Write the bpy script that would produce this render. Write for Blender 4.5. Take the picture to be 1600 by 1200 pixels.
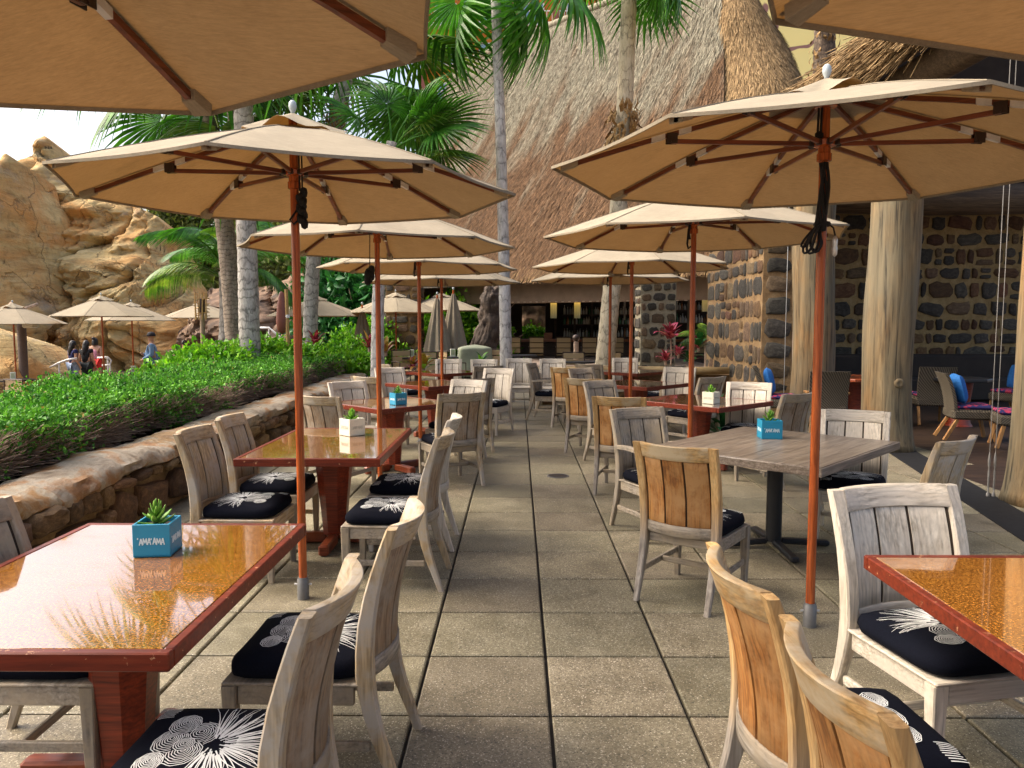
import bpy, math, random
import numpy as np
from math import sin, cos, pi, radians as rad, atan, atan2, sqrt, tan
from mathutils import Vector, Matrix, noise

random.seed(7); RNG = np.random.default_rng(7)
for o in list(bpy.data.objects): bpy.data.objects.remove(o)
SC = bpy.context.scene
COL = SC.collection

# ------------------------------------------------------------------ camera
FPX, PITCH, YAW, CAMH = 1198.0, atan(95/1198.0), 0.0077, 1.6
cam = bpy.data.cameras.new('camera'); cam.sensor_width = 36; cam.lens = 36*FPX/1600
cam.clip_start = .05; cam.clip_end = 2000
camo = bpy.data.objects.new('camera', cam); COL.objects.link(camo)
camo.location = (0, 0, CAMH); camo.rotation_euler = (pi/2-PITCH, 0, YAW)
SC.camera = camo

# ------------------------------------------------------------------ sky, sun, exposure
SUN_EL, SUN_AZ = rad(47), rad(-84)         # azimuth from +Y, negative = to the left
w = bpy.data.worlds.new('World'); SC.world = w; w.use_nodes = True
nt = w.node_tree; bg = nt.nodes['Background']
sky = nt.nodes.new('ShaderNodeTexSky'); sky.sky_type = 'NISHITA'; sky.sun_disc = False
sky.sun_elevation = SUN_EL; sky.sun_rotation = SUN_AZ
sky.air_density = 1.0; sky.dust_density = 9.0; sky.ozone_density = 1.0
nt.links.new(sky.outputs[0], bg.inputs[0]); bg.inputs[1].default_value = 0.15
sl = bpy.data.lights.new('sun', 'SUN'); sl.energy = .8; sl.angle = rad(45); sl.color = (1, .94, .82)
so = bpy.data.objects.new('sun', sl); COL.objects.link(so)
_d = Vector((sin(SUN_AZ)*cos(SUN_EL), cos(SUN_AZ)*cos(SUN_EL), sin(SUN_EL)))
so.rotation_euler = _d.to_track_quat('Z', 'Y').to_euler(); so.location = (0, 0, 60)
SC.view_settings.view_transform = 'Standard'; SC.view_settings.look = 'None'
SC.view_settings.exposure = 1.42; SC.view_settings.gamma = 1
SC.cycles.max_bounces = 7; SC.cycles.transparent_max_bounces = 6
SC.cycles.use_denoising = True

def at(px, py, Y):
    """point at distance Y along the aisle seen at photo position (px, py)"""
    u = (px-800)/FPX; v = (600-py)/FPX
    y = cos(PITCH)+v*sin(PITCH); z = -sin(PITCH)+v*cos(PITCH)
    x, y = cos(YAW)*u-sin(YAW)*y, sin(YAW)*u+cos(YAW)*y
    t = Y/y
    return Vector((x*t, Y, CAMH+z*t))

# ------------------------------------------------------------------ mesh builder
class MB:
    def __init__(s): s.v = []; s.f = []; s.m = []; s.mi = 0
    def add(s, vs, fs, M=None):
        b = len(s.v)
        s.v += [tuple(M @ Vector(p)) for p in vs] if M is not None else [tuple(p) for p in vs]
        s.f += [tuple(i+b for i in f) for f in fs]; s.m += [s.mi]*len(fs)
        return s
    def box(s, c, d, M=None, bev=0.0):
        x, y, z = d[0]/2, d[1]/2, d[2]/2
        b = min(bev, x*.9, y*.9, z*.9)
        if b <= 0:
            vs = [(c[0]+i*x, c[1]+j*y, c[2]+k*z) for k in (-1, 1) for j in (-1, 1) for i in (-1, 1)]
            fs = [(0, 2, 3, 1), (4, 5, 7, 6), (0, 1, 5, 4), (2, 6, 7, 3), (0, 4, 6, 2), (1, 3, 7, 5)]
            return s.add(vs, fs, M)
        prof = [(-z, b), (-z+b, 0), (z-b, 0), (z, b)]
        vs = []; fs = []
        for zz, ins in prof:
            X, Y = x-ins, y-ins
            for p in [(-X+b, -Y), (X-b, -Y), (X, -Y+b), (X, Y-b), (X-b, Y), (-X+b, Y), (-X, Y-b), (-X, -Y+b)]:
                vs.append((c[0]+p[0], c[1]+p[1], c[2]+zz))
        for r in range(3):
            for i in range(8):
                j = (i+1) % 8
                fs.append((r*8+i, r*8+j, r*8+8+j, r*8+8+i))
        fs.append(tuple(range(7, -1, -1))); fs.append(tuple(range(24, 32)))
        return s.add(vs, fs, M)
    def tube(s, pts, r, n=8, cap=True, M=None):
        pts = [Vector(p) for p in pts]
        rr = r if hasattr(r, '__len__') else [r]*len(pts)
        vs = []; fs = []; up = None
        for i, p in enumerate(pts):
            t = (pts[min(i+1, len(pts)-1)]-pts[max(i-1, 0)]).normalized()
            if up is None: up = Vector((0, 0, 1)) if abs(t.z) < .9 else Vector((1, 0, 0))
            a = t.cross(up).normalized(); up = a.cross(t).normalized()
            for k in range(n):
                th = 2*pi*k/n
                vs.append(p+a*(cos(th)*rr[i])+up*(sin(th)*rr[i]))
        for i in range(len(pts)-1):
            for k in range(n):
                j = (k+1) % n
                fs.append((i*n+k, i*n+j, i*n+n+j, i*n+n+k))
        if cap:
            fs.append(tuple(range(n-1, -1, -1))); q = (len(pts)-1)*n; fs.append(tuple(range(q, q+n)))
        return s.add(vs, fs, M)
    def lathe(s, prof, n=16, M=None, cap=True, phase=0.0):
        vs = []; fs = []
        for r, z in prof:
            for k in range(n):
                th = 2*pi*k/n+phase; vs.append((r*cos(th), r*sin(th), z))
        for i in range(len(prof)-1):
            for k in range(n):
                j = (k+1) % n; fs.append((i*n+k, i*n+j, i*n+n+j, i*n+n+k))
        if cap:
            fs.append(tuple(range(n-1, -1, -1))); q = (len(prof)-1)*n; fs.append(tuple(range(q, q+n)))
        return s.add(vs, fs, M)
    def sweep(s, sections, M=None, cap=True):
        """list of equal-length rings of points"""
        n = len(sections[0]); vs = [p for r in sections for p in r]; fs = []
        for i in range(len(sections)-1):
            for k in range(n):
                j = (k+1) % n; fs.append((i*n+k, i*n+j, i*n+n+j, i*n+n+k))
        if cap:
            fs.append(tuple(range(n-1, -1, -1))); q = (len(sections)-1)*n; fs.append(tuple(range(q, q+n)))
        return s.add(vs, fs, M)
    def grid(s, fn, nu, nv, M=None):
        vs = [fn(i/nu, j/nv) for j in range(nv+1) for i in range(nu+1)]
        fs = [(j*(nu+1)+i, j*(nu+1)+i+1, (j+1)*(nu+1)+i+1, (j+1)*(nu+1)+i) for j in range(nv) for i in range(nu)]
        return s.add(vs, fs, M)
    def mesh(s, name, mats, smooth=False):
        me = bpy.data.meshes.new(name); me.from_pydata(s.v, [], s.f)
        for m in (mats if isinstance(mats, (list, tuple)) else [mats]): me.materials.append(m)
        if any(s.m): me.polygons.foreach_set('material_index', s.m)
        me.update()
        if smooth: smooth_mesh(me, smooth)
        return me

def smooth_mesh(me, ang):
    me.polygons.foreach_set('use_smooth', [True]*len(me.polygons))
    if ang is not True:
        try: me.set_sharp_from_angle(angle=rad(ang))
        except Exception: pass
    me.update()

def np_mesh(name, verts, faces, mat, k=None):
    """fast mesh from numpy arrays; faces all have k corners"""
    verts = np.asarray(verts, np.float32); faces = np.asarray(faces, np.int32)
    me = bpy.data.meshes.new(name); n, k = faces.shape
    me.vertices.add(len(verts)); me.vertices.foreach_set('co', verts.ravel())
    me.loops.add(n*k); me.loops.foreach_set('vertex_index', faces.ravel())
    me.polygons.add(n); me.polygons.foreach_set('loop_start', np.arange(0, n*k, k, dtype=np.int32))
    me.polygons.foreach_set('loop_total', np.full(n, k, np.int32))
    me.materials.append(mat); me.update(calc_edges=True); me.validate()
    return me

def ob(name, me, parent=None, loc=None, rot=None, scale=None, mat=None, kind=None):
    o = bpy.data.objects.new(name, me); COL.objects.link(o)
    if parent: o.parent = parent
    if loc is not None: o.location = loc
    if rot is not None: o.rotation_euler = rot
    if scale is not None: o.scale = scale
    if mat is not None:
        o.material_slots[0].link = 'OBJECT'; o.material_slots[0].material = mat
    if kind: o['kind'] = kind
    return o
def thing(name, label, cat, loc=(0, 0, 0), rz=0.0, group=None):
    o = bpy.data.objects.new(name, None); COL.objects.link(o); o.empty_display_size = .1
    o.location = loc; o.rotation_euler = (0, 0, rz)
    return tag(o, label, cat, group)
def tag(o, label, cat, group=None, kind=None):
    o['label'] = label; o['category'] = cat
    if group: o['group'] = group
    if kind: o['kind'] = kind
    return o
def struct(name, me, parent=None):
    o = ob(name, me, parent); o['kind'] = 'structure'; return o
def face(fx, fy): return atan2(-fx, fy)

# ------------------------------------------------------------------ materials
class NT:
    def __init__(s, name):
        s.m = bpy.data.materials.new(name); s.m.use_nodes = True; s.t = s.m.node_tree
        s.b = s.t.nodes['Principled BSDF']; s.out = s.t.nodes['Material Output']
    def n(s, t, **k):
        x = s.t.nodes.new('ShaderNode'+t)
        for a, v in k.items(): setattr(x, a, v)
        return x
    def l(s, a, b): s.t.links.new(a, b)
    def coord(s, scale=(1, 1, 1), space='Object', rnd=0.0):
        tc = s.n('TexCoord'); mp = s.n('Mapping'); mp.inputs['Scale'].default_value = scale
        s.l(tc.outputs[space], mp.inputs['Vector'])
        if rnd:
            oi = s.n('ObjectInfo'); ml = s.n('Math', operation='MULTIPLY'); ml.inputs[1].default_value = rnd
            s.l(oi.outputs['Random'], ml.inputs[0]); s.l(ml.outputs[0], mp.inputs['Location'])
        return mp.outputs[0]
    def noise(s, vec, scale, detail=5, rough=.6, dist=0.0):
        x = s.n('TexNoise'); x.inputs['Scale'].default_value = scale; x.inputs['Detail'].default_value = detail
        x.inputs['Roughness'].default_value = rough; x.inputs['Distortion'].default_value = dist
        if vec: s.l(vec, x.inputs['Vector'])
        return x.outputs['Fac']
    def ramp(s, fac, stops, interp='LINEAR'):
        x = s.n('ValToRGB'); x.color_ramp.interpolation = interp; e = x.color_ramp.elements
        while len(e) < len(stops): e.new(.5)
        for el, (p, c) in zip(e, stops):
            el.position = p; el.color = (*c, 1) if hasattr(c, '__len__') else (c, c, c, 1)
        s.l(fac, x.inputs[0]); return x.outputs[0]
    def mix(s, fac, a, b, mode='MIX'):
        x = s.n('MixRGB', blend_type=mode)
        for i, v in ((0, fac), (1, a), (2, b)):
            if hasattr(v, 'is_linked') or hasattr(v, 'links'): s.l(v, x.inputs[i])
            else: x.inputs[i].default_value = v if not hasattr(v, '__len__') else (*v, 1)
        return x.outputs[0]
    def math(s, op, a, b=0.0):
        x = s.n('Math', operation=op)
        for i, v in ((0, a), (1, b)):
            if hasattr(v, 'links'): s.l(v, x.inputs[i])
            else: x.inputs[i].default_value = v
        return x.outputs[0]
    def bump(s, h, strength=.3, dist=.01):
        x = s.n('Bump'); x.inputs['Strength'].default_value = strength; x.inputs['Distance'].default_value = dist
        s.l(h, x.inputs['Height']); s.l(x.outputs[0], s.b.inputs['Normal']); return x
    def rnd_value(s, col, lo=.8, hi=1.2, hue=0.0):
        oi = s.n('ObjectInfo'); mr = s.n('MapRange'); mr.inputs['To Min'].default_value = lo; mr.inputs['To Max'].default_value = hi
        s.l(oi.outputs['Random'], mr.inputs['Value'])
        h = s.n('HueSaturation'); s.l(col, h.inputs['Color']); s.l(mr.outputs[0], h.inputs['Value'])
        if hue:
            m2 = s.n('MapRange'); m2.inputs['To Min'].default_value = .5-hue; m2.inputs['To Max'].default_value = .5+hue
            fr = s.math('FRACT', s.math('MULTIPLY', oi.outputs['Random'], 17.3)); s.l(fr, m2.inputs['Value']); s.l(m2.outputs[0], h.inputs['Hue'])
        return h.outputs[0]
    def fin(s, col=None, rough=.6, metal=0.0, spec=None, coat=0.0):
        if col is not None:
            if hasattr(col, 'links'): s.l(col, s.b.inputs['Base Color'])
            else: s.b.inputs['Base Color'].default_value = (*col, 1)
        if hasattr(rough, 'links'): s.l(rough, s.b.inputs['Roughness'])
        else: s.b.inputs['Roughness'].default_value = rough
        s.b.inputs['Metallic'].default_value = metal
        if spec is not None: s.b.inputs['Specular IOR Level'].default_value = spec
        if coat: s.b.inputs['Coat Weight'].default_value = coat; s.b.inputs['Coat Roughness'].default_value = .04
        return s.m

def M_plain(name, c, rough=.5, metal=0.0, spec=None, var=.12, scale=20):
    t = NT(name); f = t.noise(t.coord(rnd=30), scale, 4)
    col = t.ramp(f, [(.3, tuple(x*(1-var) for x in c)), (.7, tuple(min(1, x*(1+var)) for x in c))])
    return t.fin(col, rough, metal, spec)

def M_wood(name, dark, mid, light, axis='z', rough=.65, fig=1.0, stain=None, bump=.25, var=(.82, 1.15)):
    t = NT(name)
    sc = {'x': (1.2, 16, 16), 'y': (16, 1.2, 16), 'z': (16, 16, 1.2)}[axis]
    v = t.coord(sc, rnd=40)
    g = t.noise(v, 2.2*fig, 6, .62, .6)
    sc2 = {'x': (6, 120, 120), 'y': (120, 6, 120), 'z': (120, 120, 6)}[axis]
    g2 = t.noise(t.coord(sc2, rnd=40), 1.0, 2)
    col = t.ramp(g, [(.28, dark), (.5, mid), (.72, light)])
    col = t.mix(.65, col, t.ramp(g2, [(.3, .55), (.62, 1.05)]), 'MULTIPLY')
    dirn = {'x': 'Z', 'y': 'X', 'z': 'X'}[axis]; st3 = {'x': (.10, 1, 1), 'y': (1, .10, 1), 'z': (1, 1, .10)}[axis]
    wv = t.n('TexWave', wave_type='BANDS', bands_direction=dirn); wv.inputs['Scale'].default_value = 14; wv.inputs['Distortion'].default_value = 9; wv.inputs['Detail'].default_value = 3; wv.inputs['Detail Scale'].default_value = 1.6
    t.l(t.coord(st3, rnd=25), wv.inputs['Vector'])
    col = t.mix(.55, col, t.ramp(wv.outputs['Fac'], [(.05, .55), (.35, 1.0), (.9, 1.08)]), 'MULTIPLY')
    if stain:
        f = t.noise(t.coord((3, 3, 3), rnd=60), 1.6, 5, .7)
        col = t.mix(t.ramp(f, [(.42, 0.0), (.62, 1.0)]), col, stain)
    col = t.rnd_value(col, *var)
    t.bump(g2, bump, .002)
    return t.fin(col, rough)

def M_stone(name, cols, scale=7, rough=.85, bump=.6, hue=.015, var=(.55, 1.45)):
    t = NT(name); v = t.coord(rnd=50, space='Object')
    f = t.noise(v, scale, 8, .65, .4)
    n = len(cols); col = t.ramp(f, [(.28+.44*i/(n-1), c) for i, c in enumerate(cols)])
    f2 = t.noise(v, scale*6, 6, .7)
    col = t.mix(.5, col, t.ramp(f2, [(.3, .55), (.65, 1.1)]), 'MULTIPLY')
    col = t.rnd_value(col, *var, hue)
    t.bump(f2, bump, .02); return t.fin(col, rough)

def M_leaf(name, cols, scale=14, rough=.45, trans=.3, back=None, dry=0.0):
    t = NT(name); f = t.noise(t.coord(rnd=9), scale, 3, .7)
    n = len(cols); col = t.ramp(f, [(.3+.4*i/(n-1), c) for i, c in enumerate(cols)])
    gi = t.n('NewGeometry'); hs = t.n('HueSaturation'); mr = t.n('MapRange'); mr.inputs['To Min'].default_value = .55; mr.inputs['To Max'].default_value = 1.4
    t.l(gi.outputs['Random Per Island'], mr.inputs['Value']); t.l(mr.outputs[0], hs.inputs['Value']); t.l(col, hs.inputs['Color']); col = hs.outputs[0]
    if dry: col = t.mix(t.ramp(t.math('FRACT', t.math('MULTIPLY', gi.outputs['Random Per Island'], 37.7)), [(1-dry, 0.0), (1-dry+.004, 1.0)]), col, (.30, .20, .07))
    t.fin(col, rough, 0, .3)
    tr = t.n('BsdfTranslucent'); ms = t.n('MixShader'); ms.inputs[0].default_value = trans
    t.l(t.mix(1.0, col, (1.0, 1.15, .55), 'MULTIPLY'), tr.inputs[0])
    t.l(t.b.outputs[0], ms.inputs[1]); t.l(tr.outputs[0], ms.inputs[2]); t.l(ms.outputs[0], t.out.inputs[0])
    return t.m

W_WARM = M_wood('teak_warm', (.20, .07, .014), (.43, .175, .04), (.60, .31, .095), stain=(.50, .27, .10))
W_PALE = M_wood('teak_pale', (.34, .23, .12), (.47, .35, .20), (.58, .46, .29), stain=(.42, .38, .32))
W_PALEX = M_wood('teak_pale_rail', (.34, .23, .12), (.47, .35, .20), (.58, .46, .29), 'x', stain=(.44, .39, .32))
W_GREY = M_wood('teak_grey', (.18, .15, .115), (.30, .26, .205), (.45, .40, .33), stain=(.35, .28, .19))
W_GREYX = M_wood('teak_grey_rail', (.19, .155, .115), (.31, .265, .205), (.46, .405, .33), 'x', stain=(.36, .29, .20))
W_BROWN = M_wood('teak_brown', (.17, .10, .05), (.29, .19, .11), (.40, .29, .18), stain=(.31, .26, .2))
W_BLEACH = M_wood('teak_bleached', (.42, .35, .26), (.62, .55, .44), (.76, .71, .61), stain=(.58, .52, .43))
W_BLEACHX = M_wood('teak_bleached_rail', (.42, .35, .26), (.62, .55, .44), (.76, .71, .61), 'x', stain=(.58, .52, .43))
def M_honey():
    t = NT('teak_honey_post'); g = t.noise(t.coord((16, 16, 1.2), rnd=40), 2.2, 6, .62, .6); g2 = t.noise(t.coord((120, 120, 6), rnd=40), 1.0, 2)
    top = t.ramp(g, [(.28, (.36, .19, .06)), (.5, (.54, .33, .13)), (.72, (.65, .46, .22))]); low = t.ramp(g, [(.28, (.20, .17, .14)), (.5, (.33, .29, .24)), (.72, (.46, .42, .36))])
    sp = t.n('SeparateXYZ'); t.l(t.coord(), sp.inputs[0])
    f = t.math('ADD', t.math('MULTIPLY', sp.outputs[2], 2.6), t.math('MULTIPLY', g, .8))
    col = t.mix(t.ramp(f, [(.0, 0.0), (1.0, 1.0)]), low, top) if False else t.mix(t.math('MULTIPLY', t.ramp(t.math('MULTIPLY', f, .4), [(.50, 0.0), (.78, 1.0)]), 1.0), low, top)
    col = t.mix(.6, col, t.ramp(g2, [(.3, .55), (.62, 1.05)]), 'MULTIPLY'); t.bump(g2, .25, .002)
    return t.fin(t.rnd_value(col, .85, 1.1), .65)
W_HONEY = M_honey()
W_WARMX = M_wood('teak_honey_rail', (.38, .20, .06), (.55, .33, .12), (.66, .46, .21), 'x', stain=(.55, .44, .28))
MAHOG = M_wood('mahogany', (.22, .042, .010), (.42, .092, .020), (.54, .14, .035), rough=.25, bump=.1, var=(.9, 1.1))
MAHOGX = M_wood('mahogany_band', (.12, .022, .010), (.21, .042, .016), (.30, .07, .025), 'x', rough=.3, bump=.12, var=(.9, 1.1), stain=(.25, .06, .02))
RIBW = M_wood('rib_wood', (.09, .022, .010), (.17, .042, .016), (.24, .065, .022), 'x', rough=.4, bump=.1)
STEEL = M_plain('steel', (.62, .62, .60), .35, .6)
SILVER = M_plain('silver_ferrule', (.62, .62, .60), .4, .1)
ZINC = M_plain('zinc', (.20, .20, .20), .5, .6)
BLACKM = M_plain('black_metal', (.012, .013, .016), .4)
ROPE = M_plain('black_rope', (.008, .008, .009), .9)
BRACKET = M_plain('dark_bracket', (.025, .012, .009), .4)
FINIAL = M_plain('painted_finial', (.36, .41, .43), .35)
WHITEP = M_plain('white_print', (.72, .74, .72), .8, var=.04)
SOIL = M_plain('soil', (.03, .02, .013), .95, var=.5)
# ------------------------------------------------------------------ fabric, floor, table materials
def M_canopy(name, base, tr, fac):
    t = NT(name); f = t.noise(t.coord((3, 3, 3)), 1.6, 5)
    fib = t.noise(t.coord((14, 110, 60)), 1.0, 3, .7)
    fib2 = t.noise(t.coord((6, 420, 300)), 1.0, 2, .6)
    col = t.mix(.8, t.ramp(f, [(.3, tuple(c*.88 for c in base)), (.7, base)]), t.ramp(fib, [(.25, .72), (.7, 1.0)]), 'MULTIPLY')
    col = t.mix(.5, col, t.ramp(fib2, [(.3, .7), (.7, 1.0)]), 'MULTIPLY')
    st_ = t.noise(t.coord((1.3, 1.3, 1.3), rnd=30), 2.5, 6, .7)
    col = t.mix(.5, col, t.ramp(st_, [(.28, .72), (.42, 1.0), (.8, 1.0)]), 'MULTIPLY')
    t.fin(col, .9, 0, .1)
    wr = t.noise(t.coord((2.5, 2.5, 2.5), rnd=30), 1.6, 3, .5)
    t.bump(t.math('ADD', t.math('MULTIPLY', wr, 4.0), fib2), .25, .006)
    b = t.n('BsdfTranslucent'); ms = t.n('MixShader'); ms.inputs[0].default_value = fac
    t.l(t.mix(1.0, col, tr, 'MULTIPLY'), b.inputs[0])
    t.l(t.b.outputs[0], ms.inputs[1]); t.l(b.outputs[0], ms.inputs[2]); t.l(ms.outputs[0], t.out.inputs[0])
    return t.m
CANOPY = M_canopy('canopy_fabric', (.425, .365, .265), (1.0, .50, .12), .125)
HEM = M_canopy('hem_fabric', (.33, .28, .20), (1.0, .65, .3), .1)

def M_tile():
    t = NT('exposed_aggregate'); v = t.coord(rnd=20)
    a = t.noise(v, 5, 8, .75); b = t.noise(v, 75, 4, .75); c = t.noise(v, 150, 2, .5)
    col = t.ramp(a, [(.25, (.105, .088, .052)), (.5, (.20, .173, .11)), (.75, (.30, .264, .18))])
    col = t.mix(.75, col, t.ramp(b, [(.33, .42), (.5, .97), (.68, 1.4)]), 'MULTIPLY')
    col = t.mix(t.ramp(c, [(.645, 0.0), (.675, 1.0)]), col, (.62, .57, .46))
    col = t.mix(t.ramp(c, [(.325, 1.0), (.355, 0.0)]), col, (.025, .019, .013))
    wv = t.coord(space='Object', rnd=3); big = t.noise(t.coord((2.2, 2.2, 2.2), rnd=35), 1.3, 6, .65)
    col = t.mix(.8, col, t.ramp(big, [(.30, .66), (.45, .98), (.62, 1.0), (.78, 1.15)]), 'MULTIPLY')
    col = t.rnd_value(col, .70, 1.18, .010)
    t.bump(b, .25, .004)
    return t.fin(col, t.ramp(a, [(.3, .42), (.7, .68)]))
TILE = M_tile()
JOINT = M_plain('joint_grout', (.018, .014, .010), .9, var=.4, scale=60)

def M_resin(name, lo, mid, hi):
    t = NT(name); v = t.coord()
    a = t.noise(v, 130, 3, .7); b = t.noise(v, 14, 4)
    sm = t.noise(t.coord((4, 14, 4)), 1.4, 7, .72)
    col = t.ramp(a, [(.36, tuple(c*.6 for c in lo)), (.5, mid), (.64, tuple(c*1.3 for c in hi))])
    col = t.mix(.4, col, t.ramp(b, [(.3, .75), (.7, 1.1)]), 'MULTIPLY')
    t.b.inputs['Coat IOR'].default_value = 1.75
    r_ = t.ramp(sm, [(.35, .03), (.55, .09), (.72, .22)]); t.l(r_, t.b.inputs['Coat Roughness']) if False else None
    m = t.fin(col, r_, 0, .8, coat=1.0); t.l(t.ramp(sm, [(.40, .015), (.62, .05), (.75, .14)]), t.b.inputs['Coat Roughness']); t.bump(a, .05, .001); return m
RESIN = M_resin('speckled_resin', (.14, .045, .005), (.27, .10, .013), (.40, .18, .03))
RESIN_D = M_resin('dark_resin', (.10, .045, .018), (.17, .085, .035), (.24, .13, .06))
def M_band():
    t = NT('worn_mahogany_band'); v = t.coord((2, 2, 2), rnd=9)
    g = t.noise(t.coord((2, 30, 30)), 2, 5)
    col = t.ramp(g, [(.3, (.075, .012, .006)), (.6, (.165, .026, .010)), (.8, (.22, .042, .016))])
    chip = t.noise(v, 14, 6, .75)
    col = t.mix(t.ramp(chip, [(.63, 0.0), (.655, 1.0)]), col, (.52, .28, .15))
    t.bump(chip, .1, .002); return t.fin(col, .38, 0, .3)
BAND = M_band()
GREYPLANK = M_wood('grey_laminate', (.12, .092, .068), (.21, .17, .135), (.30, .25, .205), 'x', rough=.3, bump=.05, var=(1, 1))
PEDESTAL = M_wood('red_pedestal', (.11, .013, .004), (.22, .028, .007), (.31, .045, .012), 'x', rough=.4, bump=.1, var=(.9, 1.1))
NAVY = M_plain('black_navy_fabric', (.004, .005, .010), .9, spec=.08, var=.3, scale=200)

# ------------------------------------------------------------------ dining chair
ZB = [(0, -.345), (.1, -.312), (.2, -.277), (.3, -.25), (.4, -.235), (.5, -.235), (.6, -.243), (.7, -.262), (.8, -.29), (.87, -.313), (.93, -.335)]
def yb(z): return float(np.interp(z, [a for a, _ in ZB], [b for _, b in ZB]))
def plan(x): return -.058*(1-min(1.0, (x/.202)**2))
def curved_board(x0, x1, z0, z1, th, dy=0.0, nx=4, nz=1, bow=0.0):
    mb = MB(); secs = []
    nxs = [x0+(x1-x0)*i/nx for i in range(nx+1)]
    def P(x, z, back):
        zz = z
        return (x, yb(zz)+plan(x)+dy-(th if back else 0), zz + (bow*(1-(x/.22)**2) if z >= z1-1e-6 else 0))
    zs = [z0+(z1-z0)*j/nz for j in range(nz+1)]
    e = .0035
    for x in nxs:
        ex = x
        ring = []
        ring.append((ex, P(x, z0, 0)[1]-e, z0)); 
        for z in zs: 
            zz = z+(e if z == zs[0] else (-e if z == zs[-1] else 0)); p = P(x, zz, 0); ring.append((ex, p[1], P(x, z, 0)[2]+(zz-z)))
        p = P(x, z1, 0); ring.append((ex, p[1]-e, p[2]))
        p = P(x, z1, 1); ring.append((ex, p[1]+e, p[2]))
        for z in reversed(zs):
            zz = z+(e if z == zs[0] else (-e if z == zs[-1] else 0)); p = P(x, zz, 1); ring.append((ex, p[1], P(x, z, 1)[2]+(zz-z)))
        ring.append((ex, P(x, z0, 1)[1]+e, z0))
        secs.append(ring)
    return mb.sweep(secs)
def stile(sx):
    secs = []
    for z in [0, .06, .12, .2, .28, .36, .42, .5, .6, .7, .78, .85, .9, .926]:
        x = sx*float(np.interp(z, [0, .4, .93], [.215, .216, .226]))
        wx = float(np.interp(z, [0, .3, .93], [.016, .021, .026])); dy = float(np.interp(z, [0, .2, .4, .6, .93], [.016, .024, .031, .028, .017]))
        y = yb(z)-.012; c = .006
        secs.append([(x-wx+c, y-dy, z), (x+wx-c, y-dy, z), (x+wx, y-dy+c, z), (x+wx, y+dy-c, z), (x+wx-c, y+dy, z), (x-wx+c, y+dy, z), (x-wx, y+dy-c, z), (x-wx, y-dy+c, z)])
    return MB().sweep(secs)
def bar(a, b, w, h, bev=.004):
    a, b = Vector(a), Vector(b); d = b-a; L = d.length
    q = d.to_track_quat('X', 'Z').to_matrix().to_4x4(); q.translation = (a+b)/2
    return MB().box((0, 0, 0), (L, w, h), q, bev)
def merge(*mbs):
    r = MB()
    for m in mbs: r.add(m.v, m.f)
    return r
CH = {}
for s_, k in ((-1, 'l'), (1, 'r')):
    CH['rear_'+k] = stile(s_).mesh('leg', W_GREY, 40)
    mb = MB(); secs = []
    for z, w_ in ((0, .016), (.2, .021), (.385, .025)):
        x, y, c = s_*.217, .212, .004
        secs.append([(x-w_+c, y-w_, z), (x+w_-c, y-w_, z), (x+w_, y-w_+c, z), (x+w_, y+w_-c, z), (x+w_-c, y+w_, z), (x-w_+c, y+w_, z), (x-w_, y+w_-c, z), (x-w_, y-w_+c, z)])
    CH['front_'+k] = mb.sweep(secs).mesh('leg', W_GREY, 40)
    mb = MB(); secs = []
    for z, w_ in ((0, .018), (.3, .024), (.628, .022)):
        x, y, c = s_*.262, .17, .004
        secs.append([(x-w_+c, y-w_, z), (x+w_-c, y-w_, z), (x+w_, y-w_+c, z), (x+w_, y+w_-c, z), (x+w_-c, y+w_, z), (x-w_+c, y+w_, z), (x-w_, y+w_-c, z), (x-w_, y-w_+c, z)])
    CH['post_'+k] = mb.sweep(secs).mesh('arm_post', W_GREY, 40)
    secs = []
    for i in range(7):
        u = i/6; y = -.26+u*.52; x = s_*(.236+.03*sin(u*pi*.6)); z = .63+.02*sin(u*pi); w_ = .02+.012*u
        secs.append([(x-w_, y, z), (x+w_, y, z), (x+w_, y, z+.024), (x+w_*.7, y, z+.03), (x-w_*.7, y, z+.03), (x-w_, y, z+.024)])
    CH['arm_'+k] = MB().sweep(secs).mesh('arm', W_GREY, 40)
    CH['sstr_'+k] = bar((s_*.216, -.262, .17), (s_*.217, .19, .17), .018, .036).mesh('stretcher', W_GREYX)
CH['rail'] = curved_board(-.202, .202, .842, .93, .034, .006, 10, 3, -.004).mesh('crest_rail', W_PALEX, 50)
CH['lrail'] = curved_board(-.202, .202, .40, .462, .032, .006, 10, 1).mesh('seat_rail', W_GREYX, 50)
GP = .0115
sw = (.396-GP*4)/3
CH['panel'] = curved_board(-.199, .199, .4625, .8415, .005, -.007, 8, 7).mesh('gap_backing', M_plain('dark_gap', (.035, .022, .013), .9), 50)  # added dark backing so the gaps between slats always look dark
CH['slats'] = [curved_board(-.198+GP+i*(sw+GP), -.198+GP+i*(sw+GP)+sw, .4625, .8405, .018, -.002, 3, 7).mesh('slat', W_WARM, 50) for i in range(3)]
CH['frame'] = merge(bar((-.192, .222, .352), (.192, .222, .352), .024, .07), bar((-.217, -.21, .352), (-.217, .187, .352), .024, .07),
    bar((.217, -.21, .352), (.217, .187, .352), .024, .07), bar((-.19, -.235, .36), (.19, -.235, .36), .026, .05),
    MB().box((0, -.005, .391), (.475, .485, .012), bev=.004)).mesh('seat_frame', W_GREYX)
CH['seatslats'] = [bar((-.21, -.17+i*.078, .409), (.21, -.17+i*.078, .409), .068, .02, .006).mesh('seat_slat', W_BLEACHX) for i in range(6)]
CH['cstr'] = bar((-.205, -.03, .17), (.205, -.03, .17), .018, .034).mesh('stretcher', W_GREYX)

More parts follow.
